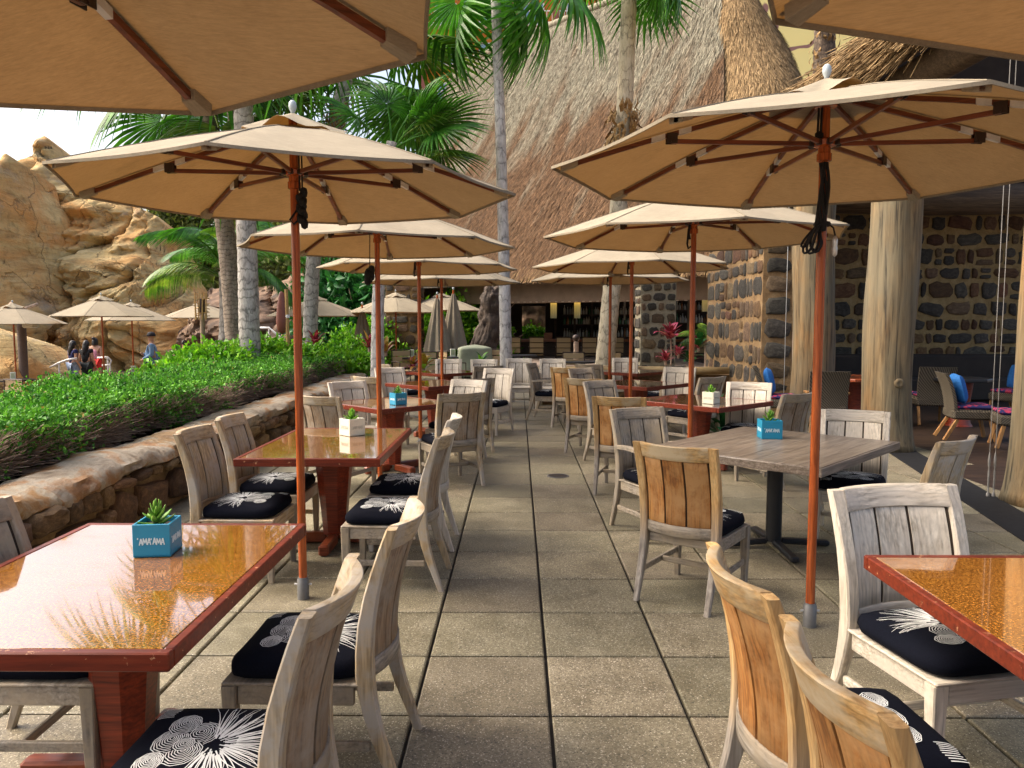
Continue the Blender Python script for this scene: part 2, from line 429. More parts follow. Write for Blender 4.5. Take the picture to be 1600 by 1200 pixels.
def cush_z(x, y):
    a = .222
    e = max(0.0, 1-(abs(x)/a)**5)*max(0.0, 1-(abs(y)/a)**5)
    return .405+.046+.034*e**.5
def cushion_mesh(flip, seed):
    rg = random.Random(seed); mb = MB(); a = .228; n = 20
    def sup(th, r):
        c, s = cos(th), sin(th); k = (abs(c)**7+abs(s)**7)**(-1/7); return c*k*r, s*k*r
    rings = []
    N = 40
    for r, z in ((.205, .400), (.226, .408), (.232, .425), (.230, .442)):
        rings.append([(*sup(2*pi*i/N, r), z) for i in range(N)])
    for r in (.222, .205, .17, .12, .06, .01):
        rings.append([(x, y, cush_z(x, y)) for x, y in (sup(2*pi*i/N, r) for i in range(N))])
    mb.sweep(rings)
    mb.mi = 1
    def strip(pts, w0, w1):
        vs = []; fs = []
        P = [p for p in pts]
        for i, (x, y) in enumerate(P):
            j0, j1 = max(i-1, 0), min(i+1, len(P)-1)
            dx, dy = P[j1][0]-P[j0][0], P[j1][1]-P[j0][1]; L = math.hypot(dx, dy) or 1
            w = w0+(w1-w0)*i/(len(P)-1); nx, ny = -dy/L*w, dx/L*w
            for s in (-1, 1):
                X, Y = x+s*nx, y+s*ny; vs.append((X, Y, cush_z(X, Y)+.0016))
        for i in range(len(P)-1): fs.append((2*i, 2*i+1, 2*i+3, 2*i+2))
        mb.add(vs, fs)
    ok = lambda x, y: abs(x) < .212 and abs(y) < .212
    C = (-.01*flip, -.02)
    for k in range(74):                       # spines fan towards the back and sides
        th = -pi/2+(k/73-.5)*rad(205)+rg.uniform(-.03, .03); L = rg.uniform(.16, .27)*(1 if k % 3 else .8); r0 = rg.uniform(.02, .07)
        bend = rg.uniform(-.25, .25); pts = []
        for i in range(6):
            r = r0+(L-r0)*i/5; t2 = th+bend*(r/L)**2
            p = (C[0]+r*cos(t2), C[1]+r*sin(t2))
            if not ok(*p): break
            pts.append(p)
        if len(pts) > 2: strip(pts, .0022, .0006)
    blobs = [(.035, .035, .062, .052), (-.055, .045, .058, .05), (.0, .1, .06, .042), (.085, .095, .05, .04), (-.1, .11, .045, .035), (-.015, .055, .03, .026)]
    for bi, (bx, by, rx, ry) in enumerate(blobs):
        bx *= flip; nr = 8 if rx > .04 else 5
        for q in range(nr):
            f = (q+1)/nr; pts = []; ph = rg.uniform(0, 6)
            for i in range(31):
                th = 2*pi*i/30; rr = f*(1+.03*sin(9*th+ph))
                p = (bx+.25*rx*(1-f)*flip+rx*rr*cos(th), by+ry*rr*sin(th))
                hid = any((p[0]-o[0]*flip)**2/o[2]**2+(p[1]-o[1])**2/o[3]**2 < 1 for o in blobs[bi+1:])
                if hid or not ok(*p):
                    if len(pts) > 2: strip(pts, .0013, .0013)
                    pts = []
                else: pts.append(p)
            if len(pts) > 2: strip(pts, .0013, .0013)
    for k in range(9):                        # wavy patch at one front corner
        pts = [(flip*(.13+.009*k-.0), .15+.05*u+.004*sin(6*u+k)) for u in [i/5 for i in range(6)]]
        pts = [p for p in pts if ok(*p)]
        if len(pts) > 2: strip(pts, .0015, .0015)
    return mb.mesh('cushion', [NAVY, WHITEP], 50)
CUSH = [cushion_mesh(1, 3), cushion_mesh(-1, 5)]
SETS = {  # slat, rail, stile, legs/frame, rail
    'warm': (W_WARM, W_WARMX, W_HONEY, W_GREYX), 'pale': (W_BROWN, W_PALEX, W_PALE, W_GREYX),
    'brown': (W_BROWN, W_GREYX, W_PALE, W_GREYX), 'grey': (W_GREY, W_GREYX, W_GREY, W_GREYX),
    'bleach': (W_BLEACH, W_BLEACHX, W_BLEACH, W_BLEACHX), 'sand': (W_PALE, W_PALEX, W_PALE, W_PALEX)}
ARMED = []
def chair(x, y, fx, fy, style, label, cush=0, arms=False, name=None, z=0.0):
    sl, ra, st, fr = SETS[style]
    t = thing(name or ('armchair' if arms else 'dining_chair'), label, 'armchair' if arms else 'chair', (x, y, z), face(fx, fy),
              'wooden dining chairs on the terrace')
    for k in 'lr':
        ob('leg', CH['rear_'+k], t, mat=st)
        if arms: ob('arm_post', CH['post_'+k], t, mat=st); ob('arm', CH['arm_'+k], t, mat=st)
        else: ob('leg', CH['front_'+k], t, mat=(W_BLEACH if style == 'bleach' else W_GREY))
        ob('stretcher', CH['sstr_'+k], t, mat=fr)
    ob('crest_rail', CH['rail'], t, mat=ra); ob('seat_rail', CH['lrail'], t, mat=fr)
    for m in CH['slats']: ob('slat', m, t, mat=sl)
    ob('gap_backing', CH['panel'], t)
    ob('seat_frame', CH['frame'], t, mat=fr); ob('stretcher', CH['cstr'], t, mat=fr)
    if cush is None:
        for m in CH['seatslats']: ob('seat_slat', m, t, mat=W_BLEACHX)
    else: ob('cushion', CUSH[cush], t)
    return t

# ------------------------------------------------------------------ tables
def table(x, y, sx, sy, rz, label, kind='resin'):
    t = thing('dining_table', label, 'table', (x, y, 0), rz, 'dining tables on the terrace')
    H, th = .745, .052
    if kind == 'grey':
        n = 9; pw = sy/n
        ob('table_top', MB().box((0, 0, H-th/2-.001), (sx-.004, sy-.004, th-.004)).mesh('table_top', GREYPLANK), t)
        for i in range(n): ob('plank', MB().box((0, 0, 0), (sx, pw-.0012, .012), bev=.001).mesh('plank', GREYPLANK), t, (0, -sy/2+pw*(i+.5), H-.003))
        ob('edge_band', merge(MB().box((0, -sy/2-.009, H-th/2), (sx+.036, .017, th), bev=.003), MB().box((0, sy/2+.009, H-th/2), (sx+.036, .017, th), bev=.003),
            MB().box((-sx/2-.009, 0, H-th/2), (.017, sy, th), bev=.003), MB().box((sx/2+.009, 0, H-th/2), (.017, sy, th), bev=.003)).mesh('edge_band', GREYPLANK), t)
        ob('post', MB().lathe([(.055, .05), (.055, H-th-.012), (.16, H-th-.01), (.16, H-th-.002)], 20).mesh('post', BLACKM, 40), t)
        for k in range(4):
            a = pi/4+k*pi/2
            ob('foot', bar((.05*cos(a), .05*sin(a), .05), (.40*cos(a), .40*sin(a), .028), .06, .04, .01).mesh('foot', BLACKM), t)
        return t
    ob('table_top', MB().box((0, 0, H-th/2), (sx-.062, sy-.062, th), bev=.002).mesh('table_top', RESIN if kind == 'resin' else RESIN_D), t)
    w_ = .03
    for i, (c, d) in enumerate((((0, -sy/2+w_/2, 0), (sx, w_, th)), ((0, sy/2-w_/2, 0), (sx, w_, th)), ((-sx/2+w_/2, 0, 0), (w_, sy-2*w_-.001, th)), ((sx/2-w_/2, 0, 0), (w_, sy-2*w_-.001, th)))):
        ob('edge_band', MB().box((0, 0, 0), d, bev=.004).mesh('edge_band', BAND), t, (c[0], c[1], H-th/2+.001))
    for s in (-1, 1) if sy > 1.25 and False else (0,):
        ob('pedestal', MB().lathe([(.085, .07), (.10, .25), (.13, .55), (.155, H-th-.002)], 8, phase=pi/8).mesh('pedestal', PEDESTAL, 20), t)
    for k in range(4):
        a = k*pi/2
        ob('foot', bar((.06*cos(a), .06*sin(a), .045), (.36*cos(a), .36*sin(a), .04), .07, .075, .01).mesh('foot', MAHOGX), t)
    return t

# ------------------------------------------------------------------ planters
BLUEP = M_plain('blue_paint', (.010, .235, .40), .45, var=.06)
CREAMP = M_plain('cream_paint', (.66, .67, .55), .5, var=.06)
LETTER_W = M_plain('pale_lettering', (.62, .78, .82), .6, var=.03)
LETTER_F = M_plain('faded_lettering', (.52, .54, .45), .6, var=.05)
SUCC = M_leaf('succulent', [(.05, .13, .02), (.13, .30, .035), (.28, .48, .08)], 30, .4, .15)
SUCC2 = M_leaf('succulent_small', [(.07, .22, .02), (.16, .38, .03), (.28, .52, .06)], 30, .4, .15)
def lettering(w_, h, mat):
    A = [[(0, 0), (.5, 1), (.62, 1), (1, 0)], [(.2, .36), (.85, .36)]]
    Mm = [[(0, 0), (.14, 1), (.5, .25), (.86, 1), (1, 0)]]
    Q = [[(.2, 1.05), (.0, .85)]]
    seq = [(Q, .25), (A, .72), (Mm, .95), (A, .72), (Q, .3), (A, .72), (Mm, .95), (A, .72)]
    tot = sum(b+.12 for _, b in seq); sc = w_/tot; mb = MB(); x = 0; k = 0
    for g, bw in seq:
        k += 1; lift = .06*sin(k*2.3)
        for st in g:
            for p, q in zip(st, st[1:]):
                a = Vector(((x+p[0]*bw)*sc-w_/2, 0, (p[1]-.5+lift)*h)); b = Vector(((x+q[0]*bw)*sc-w_/2, 0, (q[1]-.5+lift)*h))
                d = (b-a).normalized()*.0008; mb.add(bar(a-d, b+d, .0012, .0036, 0).v, bar(a-d, b+d, .0012, .0036, 0).f)
        x += bw+.12
    return mb.mesh('lettering', mat)
def succ_leaf():
    secs = []
    for u, w_, t_ in ((0, .006, .004), (.35, .011, .006), (.7, .009, .005), (.93, .004, .003), (1, .0008, .0008)):
        y = u*.062; z = .012*u*u
        secs.append([(-w_, y, z), (-w_*.5, y, z-t_), (w_*.5, y, z-t_), (w_, y, z), (w_*.5, y, z+t_*.5), (-w_*.5, y, z+t_*.5)])
    return MB().sweep(secs).mesh('succulent_leaf', SUCC, True)
SL = succ_leaf()
def planter(x, y, rz, colour, label, s=.13, sc=1.0, lean=0.0):
    t = thing('planter_box', label, 'planter', (x, y, .747), rz, 'succulent planters on the tables')
    m = BLUEP if colour == 'blue' else CREAMP
    th = .008; h = s*.92
    mb = MB().box((0, 0, .004), (s, s, .008), bev=.001)
    for c, d in (((0, -s/2+th/2, h/2), (s, th, h)), ((0, s/2-th/2, h/2), (s, th, h)), ((-s/2+th/2, 0, h/2), (th, s-2*th-.0008, h)), ((s/2-th/2, 0, h/2), (th, s-2*th-.0008, h))): mb.add(MB().box(c, d, bev=.0015).v, MB().box(c, d, bev=.0015).f)
    ob('box', mb.mesh('box', m), t)
    ob('soil', MB().box((0, 0, h*.8), (s-2*th-.002, s-2*th-.002, .01)).mesh('soil', SOIL), t)
    lm = lettering(s*.72, s*.17, LETTER_W if colour == 'blue' else LETTER_F)
    for k in range(4):
        a = k*pi/2
        ob('lettering', lm, t, (sin(a)*(s/2+.0007), -cos(a)*(s/2+.0007), h*.48), (0, 0, a))
    rg = random.Random(int((x+9)*100))
    for k in range(20):
        u = k/19; a = k*2.4; tilt = rad(5+70*u+rg.uniform(-6, 6)); z0 = h*.85+.055*u
        ob('succulent_leaf', SL, t, (0.004*cos(a), .004*sin(a), z0), (tilt, 0, a), [sc*(1.15-.45*u)*rg.uniform(.85, 1.1)]*3, mat=SUCC if colour == 'blue' else SUCC2)
    return t

# ------------------------------------------------------------------ market umbrella
def rim_pt(R, Hr, Ha, th, t):
    """canopy surface: th angle, t 0 centre..1 rim; octagon panels sagging between ribs"""
    k = (th/(pi/4)) % 1.0; u = abs(k-.5)*2            # 1 on a rib, 0 mid panel
    chord = cos(pi/8)/cos((k-.5)*pi/4)
    sc = 1-.016*(1-u*u)*t*t
    r = R*t*chord*sc
    z = Ha+(Hr-Ha)*t+.02*sin(pi*t)-.016*(1-u*u)*t*(1-t*.55)
    return (r*cos(th), r*sin(th), z)
def umbrella_parts(R, Hr, Ha):
    D = {}
    mb = MB(); nseg = 48; ts = [.02, .12, .25, .4, .55, .7, .82, .92, 1.0]
    rings = [[rim_pt(R, Hr, Ha, 2*pi*i/nseg, t) for i in range(nseg)] for t in ts]
    vs = [p for r in rings for p in r]; fs = []
    for i in range(len(ts)-1):
        for k in range(nseg):
            j = (k+1) % nseg; fs.append((i*nseg+k, i*nseg+j, (i+1)*nseg+j, (i+1)*nseg+k))
    D['canopy'] = MB().add(vs, fs).mesh('canopy', CANOPY, 60)
    D['seam'] = merge(*[MB().sweep([[(x, -.008, z+.0225), (x, .008, z+.0225), (x, .006, z+.026), (x, -.006, z+.026)] for x, z in ((R*t_, Ha+(Hr-Ha)*t_+.02*sin(pi*t_)-.022) for t_ in (.2, .4, .6, .8, .99))], Matrix.Rotation(k*pi/4, 4, 'Z')) for k in range(8)]).mesh('seam', HEM)
    D['hem'] = MB().sweep([[(p[0]*f, p[1]*f, p[2]+dz) for f, dz in ((1.002, .002), (1.002, -.012), (.997, -.012), (.994, .0))] for p in rings[-1]+[rings[-1][0]]], cap=False).mesh('hem', HEM, 60)
    rv = .30
    vs = []; fs = []
    for t in (.05, .35, .7, 1.0):
        for k in range(nseg):
            th = 2*pi*k/nseg; p = rim_pt(rv, 0, 0, th, t)
            z = Ha+.065-.075*t+(.018*sin(4*th+1)+.014*sin(7*th))*t*t-(Ha-Hr)*.12*t
            vs.append((p[0], p[1], z))
    for i in range(3):
        for k in range(nseg):
            j = (k+1) % nseg; fs.append((i*nseg+k, i*nseg+j, (i+1)*nseg+j, (i+1)*nseg+k))
    D['vent'] = MB().add(vs, fs).mesh('vent', CANOPY, 60)
    D['finial'] = MB().lathe([(.012, Ha+.03), (.012, Ha+.07), (.018, Ha+.08), (.0225, Ha+.098), (.020, Ha+.118), (.010, Ha+.13), (.002, Ha+.133)], 14).mesh('finial', FINIAL, True)
    D['pole'] = MB().tube([(0, 0, .10), (0, 0, Ha+.03)], .0235, 16).mesh('pole', MAHOG, 40)
    D['sleeve'] = MB().lathe([(.034, 0), (.034, .115), (.03, .12), (.03, .128), (.0245, .128)], 16).mesh('sleeve', ZINC, 40)
    D['sleeve_pin'] = MB().tube([(-.05, 0, .085), (.05, 0, .085)], .006, 8).mesh('sleeve_pin', STEEL)
    hz = Hr+(Ha-Hr)*.30
    D['hub'] = MB().lathe([(.026, hz-.09), (.036, hz-.085), (.036, hz-.05), (.03, hz-.045), (.03, hz-.02), (.058, hz-.012), (.062, hz+.012), (.05, hz+.02), (.026, hz+.022)], 16).mesh('hub', MAHOG, 40)
    D['top_hub'] = MB().lathe([(.025, Ha-.085), (.055, Ha-.08), (.06, Ha-.045), (.03, Ha-.03)], 16).mesh('crown_hub', MAHOG, 40)
    def cz(t): return Ha+(Hr-Ha)*t+.02*sin(pi*t)-.022
    pts = [(R*t, 0, cz(t)) for t in (.04, .2, .4, .6, .8, .965)]
    secs = [[(x, -.010, z-.013), (x, .010, z-.013), (x, .010, z+.010), (x, -.010, z+.010)] for x, _, z in pts]
    D['rib'] = MB().sweep(secs).mesh('rib', RIBW)
    tj = .56; xj, zj = R*tj, cz(tj)
    def rr(t): return Vector((R*t, 0, cz(t)-.001))
    D['ferrule'] = [MB().sweep([[(x, -.012, z-.016), (x, .012, z-.016), (x, .012, z+.0115), (x, -.012, z+.0115)] for x, z in ((R*a, cz(a)), (R*b, cz(b)))]).mesh('ferrule', SILVER) for a, b in ((tj-.07, tj-.025), (tj+.025, tj+.075))]
    D['bracket'] = merge(MB().box((xj, -.0145, zj-.022), (.055, .005, .052), bev=.001), MB().box((xj, .0145, zj-.022), (.055, .005, .052), bev=.001), MB().tube([(xj, -.02, zj-.038), (xj, .02, zj-.038)], .006, 6)).mesh('bracket', BRACKET)
    D['strut'] = bar((.055, 0, hz), (xj, 0, zj-.036), .018, .022, .002).mesh('strut', RIBW)
    D['hub_joint'] = MB().box((.066, 0, hz), (.03, .026, .03), bev=.004).mesh('hub_joint', BRACKET)
    x, z = R*.965, cz(.965)
    D['pocket'] = MB().sweep([[(R*t, -w_, cz(t)-.017), (R*t, w_, cz(t)-.017), (R*t, w_*1.15, cz(t)+.016), (R*t, -w_*1.15, cz(t)+.016)] for t, w_ in ((.905, .022), (.965, .030))]).mesh('pocket', CANOPY)
    D['hz'] = hz
    return D
UMB = {}
def umbrella(x, y, R, Hr, Ha, rz, label, cord='bundle', group='market umbrellas over the terrace tables', z=0.0, detail=True):
    key = (round(R, 3), round(Hr, 3), round(Ha, 3))
    if key not in UMB: UMB[key] = umbrella_parts(*key)
    D = UMB[key]
    t = thing('market_umbrella', label, 'umbrella', (x, y, z), rz, group)
    ob('canopy', D['canopy'], t); ob('hem', D['hem'], t); ob('seam', D['seam'], t); ob('vent', D['vent'], t); ob('finial', D['finial'], t)
    ob('pole', D['pole'], t); ob('hub', D['hub'], t)
    if detail: ob('sleeve', D['sleeve'], t); ob('sleeve_pin', D['sleeve_pin'], t); ob('crown_hub', D['top_hub'], t)
    for k in range(8):
        a = k*pi/4
        rb = ob('rib', D['rib'], t, rot=(0, 0, a))
        if detail:
            for f in D['ferrule']: ob('ferrule', f, rb)
            ob('bracket', D['bracket'], rb); ob('pocket', D['pocket'], rb)
            st = ob('strut', D['strut'], t, rot=(0, 0, a)); ob('hub_joint', D['hub_joint'], st)
        else: ob('strut', D['strut'], t, rot=(0, 0, a))
    hz = D['hz']
    mb = MB()
    if cord == 'rope':
        for dx in (-.045, -.03): mb.tube([(dx, -.03, Ha-.09), (dx-.003, -.03, hz+.03)], .006, 6)
        mb.box((-.04, -.03, hz+.03), (.04, .03, .05), bev=.01)
        rg = random.Random(4)
        for k in range(7):
            x0 = -.04+.006*k; pts = []
            for i in range(9):
                u = i/8; pts.append((x0*.8+.012*sin(5*u+k), -.035-.006*k % .02, hz-.10-.34*u))
            mb.tube(pts, .0075, 6)
        for k, (ln, wd, tl) in enumerate(((.14, .018, -.25), (.16, .024, -.50), (.18, .020, -.70), (.12, .026, -.05), (.16, .016, -.85))):
            pts = []
            for i in range(17):
                a = 2*pi*i/16; X, Z = wd*sin(a)*(1-.3*cos(a)), -ln*.5*(1-cos(a))
                pts.append((-.03+X*cos(tl)+Z*sin(-tl)*.55, -.05+.012*k+.012*sin(2*a), hz-.41+Z*cos(tl)+X*sin(tl)*.4))
            mb.tube(pts, .0062, 6)
        mb.tube([(.03*cos(a), .03*sin(a), hz-.40) for a in [i*pi/6 for i in range(13)]], .014, 6)
        mb.tube([(.03, -.01, hz-.40), (.05, -.02, hz-.42), (.06, -.02, hz-.46)], .005, 6)
        ob('cord', mb.mesh('cord', ROPE, True), t, rot=(0, 0, -rz))
        ob('cord_weight', MB().lathe([(.003, 0), (.012, .01), (.015, .04), (.012, .055), (.013, .06), (.014, .085), (.006, .105)], 10).mesh('cord_weight', STEEL, True), t, Vector((.06, -.02, hz-.565)), (0, 0, -rz))
    elif cord == 'bundle':
        for i in range(11):
            u = i/10; a = i*1.9
            mb.lathe([(.004, -.03), (.018, -.022), (.022, 0), (.018, .022), (.004, .03)], 8, Matrix.Translation((.045+.012*cos(a), -.02+.012*sin(a), hz-.11-.17*u)) @ Matrix.Rotation(a, 4, 'X'))
        mb.tube([(.02, -.02, hz-.20), (-.02, -.03, hz-.26), (.0, -.03, hz-.285), (.04, -.03, hz-.25)], .006, 6)
        for dx in (.035, .05): mb.tube([(dx, -.02, Ha-.09), (dx, -.02, hz-.1)], .005, 5)
        ob('cord', mb.mesh('cord', ROPE, True), t, rot=(0, 0, -rz))
    elif cord == 'plain':
        mb.tube([(-.035, -.02, hz+.02), (-.05, -.02, hz-.08), (-.04, -.02, hz-.14)], .012, 6)
        mb.tube([(-.05, -.02, hz-.05), (-.06, -.02, hz-.18), (-.05, -.02, hz-.22), (-.03, -.02, hz-.2)], .009, 6)
        ob('cord', mb.mesh('cord', ROPE, True), t, rot=(0, 0, -rz))
    elif cord == 'hanging':
        mb.tube([(-.06, -.02, hz), (-.065, -.02, hz-.3)], .004, 5)
        for i in range(6): mb.lathe([(.004, -.04), (.025, -.03), (.03, 0), (.025, .03), (.004, .04)], 8, Matrix.Translation((-.07+.02*cos(i*2), -.02+.02*sin(i*2), hz-.33-.02*i)))
        ob('cord', mb.mesh('cord', ROPE, True), t, rot=(0, 0, -rz))
    return t
# ------------------------------------------------------------------ ground and paving
GROUNDM = M_stone('packed_ground', [(.16, .12, .08), (.24, .19, .13), (.32, .27, .2)], 2, var=(1, 1))
DECKM = M_stone('pool_deck', [(.20, .15, .11), (.28, .22, .17), (.36, .30, .24)], 3, var=(1, 1))
struct('ground', MB().box((0, 150, -1.25), (900, 700, .1)).mesh('ground', GROUNDM))
struct('pool_deck', MB().box((-22, 24, -.66), (36, 40, .1)).mesh('pool_deck', DECKM))
TS = .5625
JOINTY = 3.022
terr = struct('terrace_paving', MB().box((.6, 12.8, -.15), (8.2, 27.6, .25)).mesh('terrace_paving', JOINT))
def tile_mesh(sd):
    rg = random.Random(sd); s = TS/2-.0075; c = .007
    j = lambda: rg.uniform(-.0012, .0012)
    vs = [(x*s+j(), y*s+j(), -.03) for x, y in ((-1, -1), (1, -1), (1, 1), (-1, 1))]
    vs += [(x*s, y*s, -.005) for x, y in ((-1, -1), (1, -1), (1, 1), (-1, 1))]
    vs += [(x*(s-c), y*(s-c), 0) for x, y in ((-1, -1), (1, -1), (1, 1), (-1, 1))]
    fs = [(8, 9, 10, 11)]
    for r in (0, 4):
        for k in range(4): fs.append((r+k, r+(k+1) % 4, r+4+(k+1) % 4, r+4+k))
    return MB().add(vs, fs).mesh('paving_tile', TILE)
TM = [tile_mesh(i) for i in range(4)]
CX0, CY0 = .1345-TS*6, JOINTY-TS*3
# tile rows are set from the joint at Y = 1.9 m
ntile = 0
far = MB(); rg = random.Random(2)
for j in range(0, 46):
    for i in range(0, 15):
        x = CX0+TS*(i+.5); y = CY0+TS*(j+.5)
        lim = 4.05+.20*(y-6) if y > 5 else 4.05
        if x > lim+.3 or x < -3.05: continue
        vis = abs(x) < .72*y+.3
        if y < 10.2 and vis and ntile < 298:
            ob('paving_tile', rg.choice(TM), terr, (x, y, rg.uniform(-.001, .0012)), (rg.uniform(-.0016, .0016), rg.uniform(-.0016, .0016), rg.randrange(4)*pi/2)); ntile += 1
        elif y >= 1 and vis:
            far.box((x, y, -.015), (TS-.017, TS-.017, .03))
ob('paving_tile', far.mesh('far_paving', TILE), terr, kind='stuff')
# round drain cover in the walkway
dr = thing('floor_drain', 'small round dark drain cover in the walkway paving beside the right row of chairs', 'drain', (.42, 7.95, 0))
ob('cover', MB().lathe([(.10, -.004), (.10, .005), (.085, .007), (.0, .007)], 20).mesh('cover', BLACKM), dr)
ob('rim', MB().lathe([(.103, -.004), (.115, -.004), (.115, .006), (.103, .006)], 20, cap=False).mesh('rim', ZINC), dr)
# dark wooden floor of the covered dining room and its threshold strip
WFLOOR = M_wood('dark_floorboard', (.016, .009, .005), (.032, .017, .009), (.055, .030, .016), 'x', rough=.5, bump=.1)
fl = struct('wooden_floor', MB().box((10.6, 13, -.16), (12.4, 20, .25)).mesh('wooden_floor', BLACKM))
for k in range(58):
    y = 5.2+.2*k
    x0 = max(4.1+.225*(y-6), 4.1)
    ob('floorboard', MB().box((0, 0, 0), (min(9, 16.5-x0), .196, .03), bev=.003).mesh('floorboard', WFLOOR), fl, (x0+min(9, 16.5-x0)/2, y, -.018))
THR = M_plain('slate_threshold', (.012, .012, .013), .8, 0, .2, .3)
p0, p1 = Vector((3.82, 5.2, 0)), Vector((5.4, 12.2, 0))
ob('threshold', bar(p0+Vector((0, 0, -.012)), p1+Vector((0, 0, -.012)), .36, .04, .004).mesh('threshold', THR), fl)

# ------------------------------------------------------------------ stones
def unit_stone(sd):
    rg = random.Random(sd); n = 11; base = []
    for i in range(n):
        th = 2*pi*(i+rg.uniform(-.22, .22))/n; c, s = cos(th), sin(th)
        k = (abs(c)**5+abs(s)**5)**(-1/5)*rg.uniform(.80, 1.03); base.append((c*k/2, s*k/2))
    rings = [[(x, y, -.6) for x, y in base], [(x, y, .25) for x, y in base], [(x*.93, y*.93, .75+rg.uniform(-.1, .1)) for x, y in base], [(x*.68, y*.68, 1.0+rg.uniform(-.14, .1)) for x, y in base], [(x*.3, y*.3, 1.05+rg.uniform(-.12, .1)) for x, y in base]]
    return MB().sweep(rings)
BASALT = M_stone('basalt', [(.022, .019, .016), (.060, .053, .042), (.115, .103, .082)], 5)
BROWNST = M_stone('brown_stone', [(.05, .032, .018), (.115, .075, .042), (.20, .14, .08)], 5)
RUSTST = M_stone('rust_stone', [(.06, .030, .015), (.13, .066, .03), (.20, .12, .058)], 5)
TANST = M_stone('tan_stone', [(.12, .08, .04), (.22, .155, .08), (.32, .25, .15)], 5)
MORTAR = M_stone('yellow_mortar', [(.17, .105, .04), (.29, .195, .08), (.40, .295, .14)], 6, var=(1, 1), bump=.8)
GROUT_D = M_stone('brown_mortar', [(.10, .055, .022), (.20, .115, .05), (.30, .19, .095)], 4, var=(1, 1), bump=.8)
STN = [unit_stone(100+i).mesh('stone', BASALT, 50) for i in range(14)]
def stone_face(parent, O, U, N, W, H, mw, rh, mats, seed, depth=.03, gap=.035, z0=0.0, taper=None, skip=None):
    rg = random.Random(seed); U = Vector(U).normalized(); N = Vector(N).normalized(); Z = Vector((0, 0, 1)); O = Vector(O); n = 0
    z = z0
    while z < H-.05:
        h = min(rh*rg.uniform(.72, 1.3), H-z); x = rg.uniform(-.1, .02)*mw
        while x < W:
            w_ = mw*rg.uniform(.45, 1.6)
            a, b = max(0, x), min(W, x+w_); x += w_
            if b-a < .1: continue
            if skip and skip((a+b)/2, z+h/2): continue
            hh = h*rg.uniform(.86, 1.0)
            cells = [((a+b)/2, z+h/2, b-a, hh)]
            if b-a > .3 and rg.random() < .30: c_ = a+(b-a)*rg.uniform(.3, .7); cells = [((a+c_)/2, z+h/2, c_-a, hh), ((c_+b)/2, z+h*.5, b-c_, hh*.92)]
            elif hh > .26 and b-a < .45 and rg.random() < .30: k_ = rg.uniform(.38, .62); cells = [((a+b)/2, z+h*k_/2, b-a, h*k_*.95), ((a+b)/2, z+h*(1+k_)/2, (b-a)*.94, h*(1-k_)*.95)]
            for cx_, cz_, cw_, ch_ in cells:
             o = ob('stone', rg.choice(STN), parent, mat=rg.choice(mats)); n += 1
             q = Matrix((U, Z, N)).transposed().to_4x4()
             q = q @ Matrix.Rotation(rg.choice((0, pi))+rg.uniform(-.12, .12), 4, 'Z') @ Matrix.Diagonal((max(cw_-gap, .06), max(ch_-gap, .06), depth*rg.uniform(.7, 1.4), 1))
             q.translation = O+U*cx_+Z*(cz_+rg.uniform(-.012, .012))
             o.matrix_local = q
        z += h
    return n

# ------------------------------------------------------------------ low planter wall on the left
lw = thing('planter_wall', 'low rock planter wall with a rounded sandy capstone along the left edge of the terrace', 'low wall', (0, 0, 0))
WX = lambda y: -3.02-.012*(y-4)-(.35*max(0, (3.4-y))**1.3)
mb = MB(); secs = []
for i in range(60):
    y = 1.2+i*.235; x = WX(y)
    secs.append([(x-.02, y, -.1), (x-.02, y, .40), (x-.48, y, .40), (x-.48, y, -.1)])
ob('wall_core', mb.sweep(secs).mesh('wall_core', GROUT_D), lw)
CAPM = M_stone('sandy_capstone', [(.08, .055, .03), (.19, .145, .095), (.30, .26, .195), (.26, .14, .05), (.20, .095, .03), (.36, .30, .21)], 2.6, rough=.55, var=(.85, 1.12), hue=.008, bump=.8)
y = 1.3; k = 0; rg = random.Random(11)
while y < 14.9:
    L = rg.uniform(.55, 1.15); x = WX(y+L/2); secs = []
    ns = 15
    for i in range(ns):
        u = i/(ns-1); yy = y+.001+(L-.002)*u; xx = WX(yy); e = 1-.05*abs(2*u-1)**8; ring = []
        for q in range(20):
            th = 2*pi*q/20; c, s = cos(th), sin(th); kk = (abs(c)**3+abs(s)**3)**(-1/3)
            nz = noise.noise(Vector((xx*1.5+c*.9, yy*1.6, s*.9+7)))+.7*noise.noise(Vector((c*2.2, yy*5.5, s*2.2)))+.35*noise.noise(Vector((c*6, yy*14, s*6)))
            ring.append((xx-.245+c*kk*(.285*e+.05*nz), yy, .468+s*kk*(.088*e+.03*nz)+.03*noise.noise(Vector((3, yy*1.1, 5)))))
        secs.append(ring)
    ob('capstone', MB().sweep(secs).mesh('capstone', CAPM, 45), lw); y += L; k += 1
# rough facing stones follow the wall in straight runs
LOWM = [M_stone('dark_lava', [(.035, .02, .010), (.10, .055, .022), (.20, .115, .05)], 4), M_stone('brown_lava', [(.05, .028, .012), (.14, .075, .03), (.25, .155, .07)], 4)]
for a, b in ((1.9, 3.6), (3.6, 5.6), (5.6, 7.8), (7.8, 10.2), (10.2, 13.0)):
    A, B = Vector((WX(a)+.0, a, 0)), Vector((WX(b)+.0, b, 0))
    stone_face(lw, A, B-A, (1, 0, 0), (B-A).length, .43, .36, .26, LOWM, int(a*10), depth=.075, gap=.0)

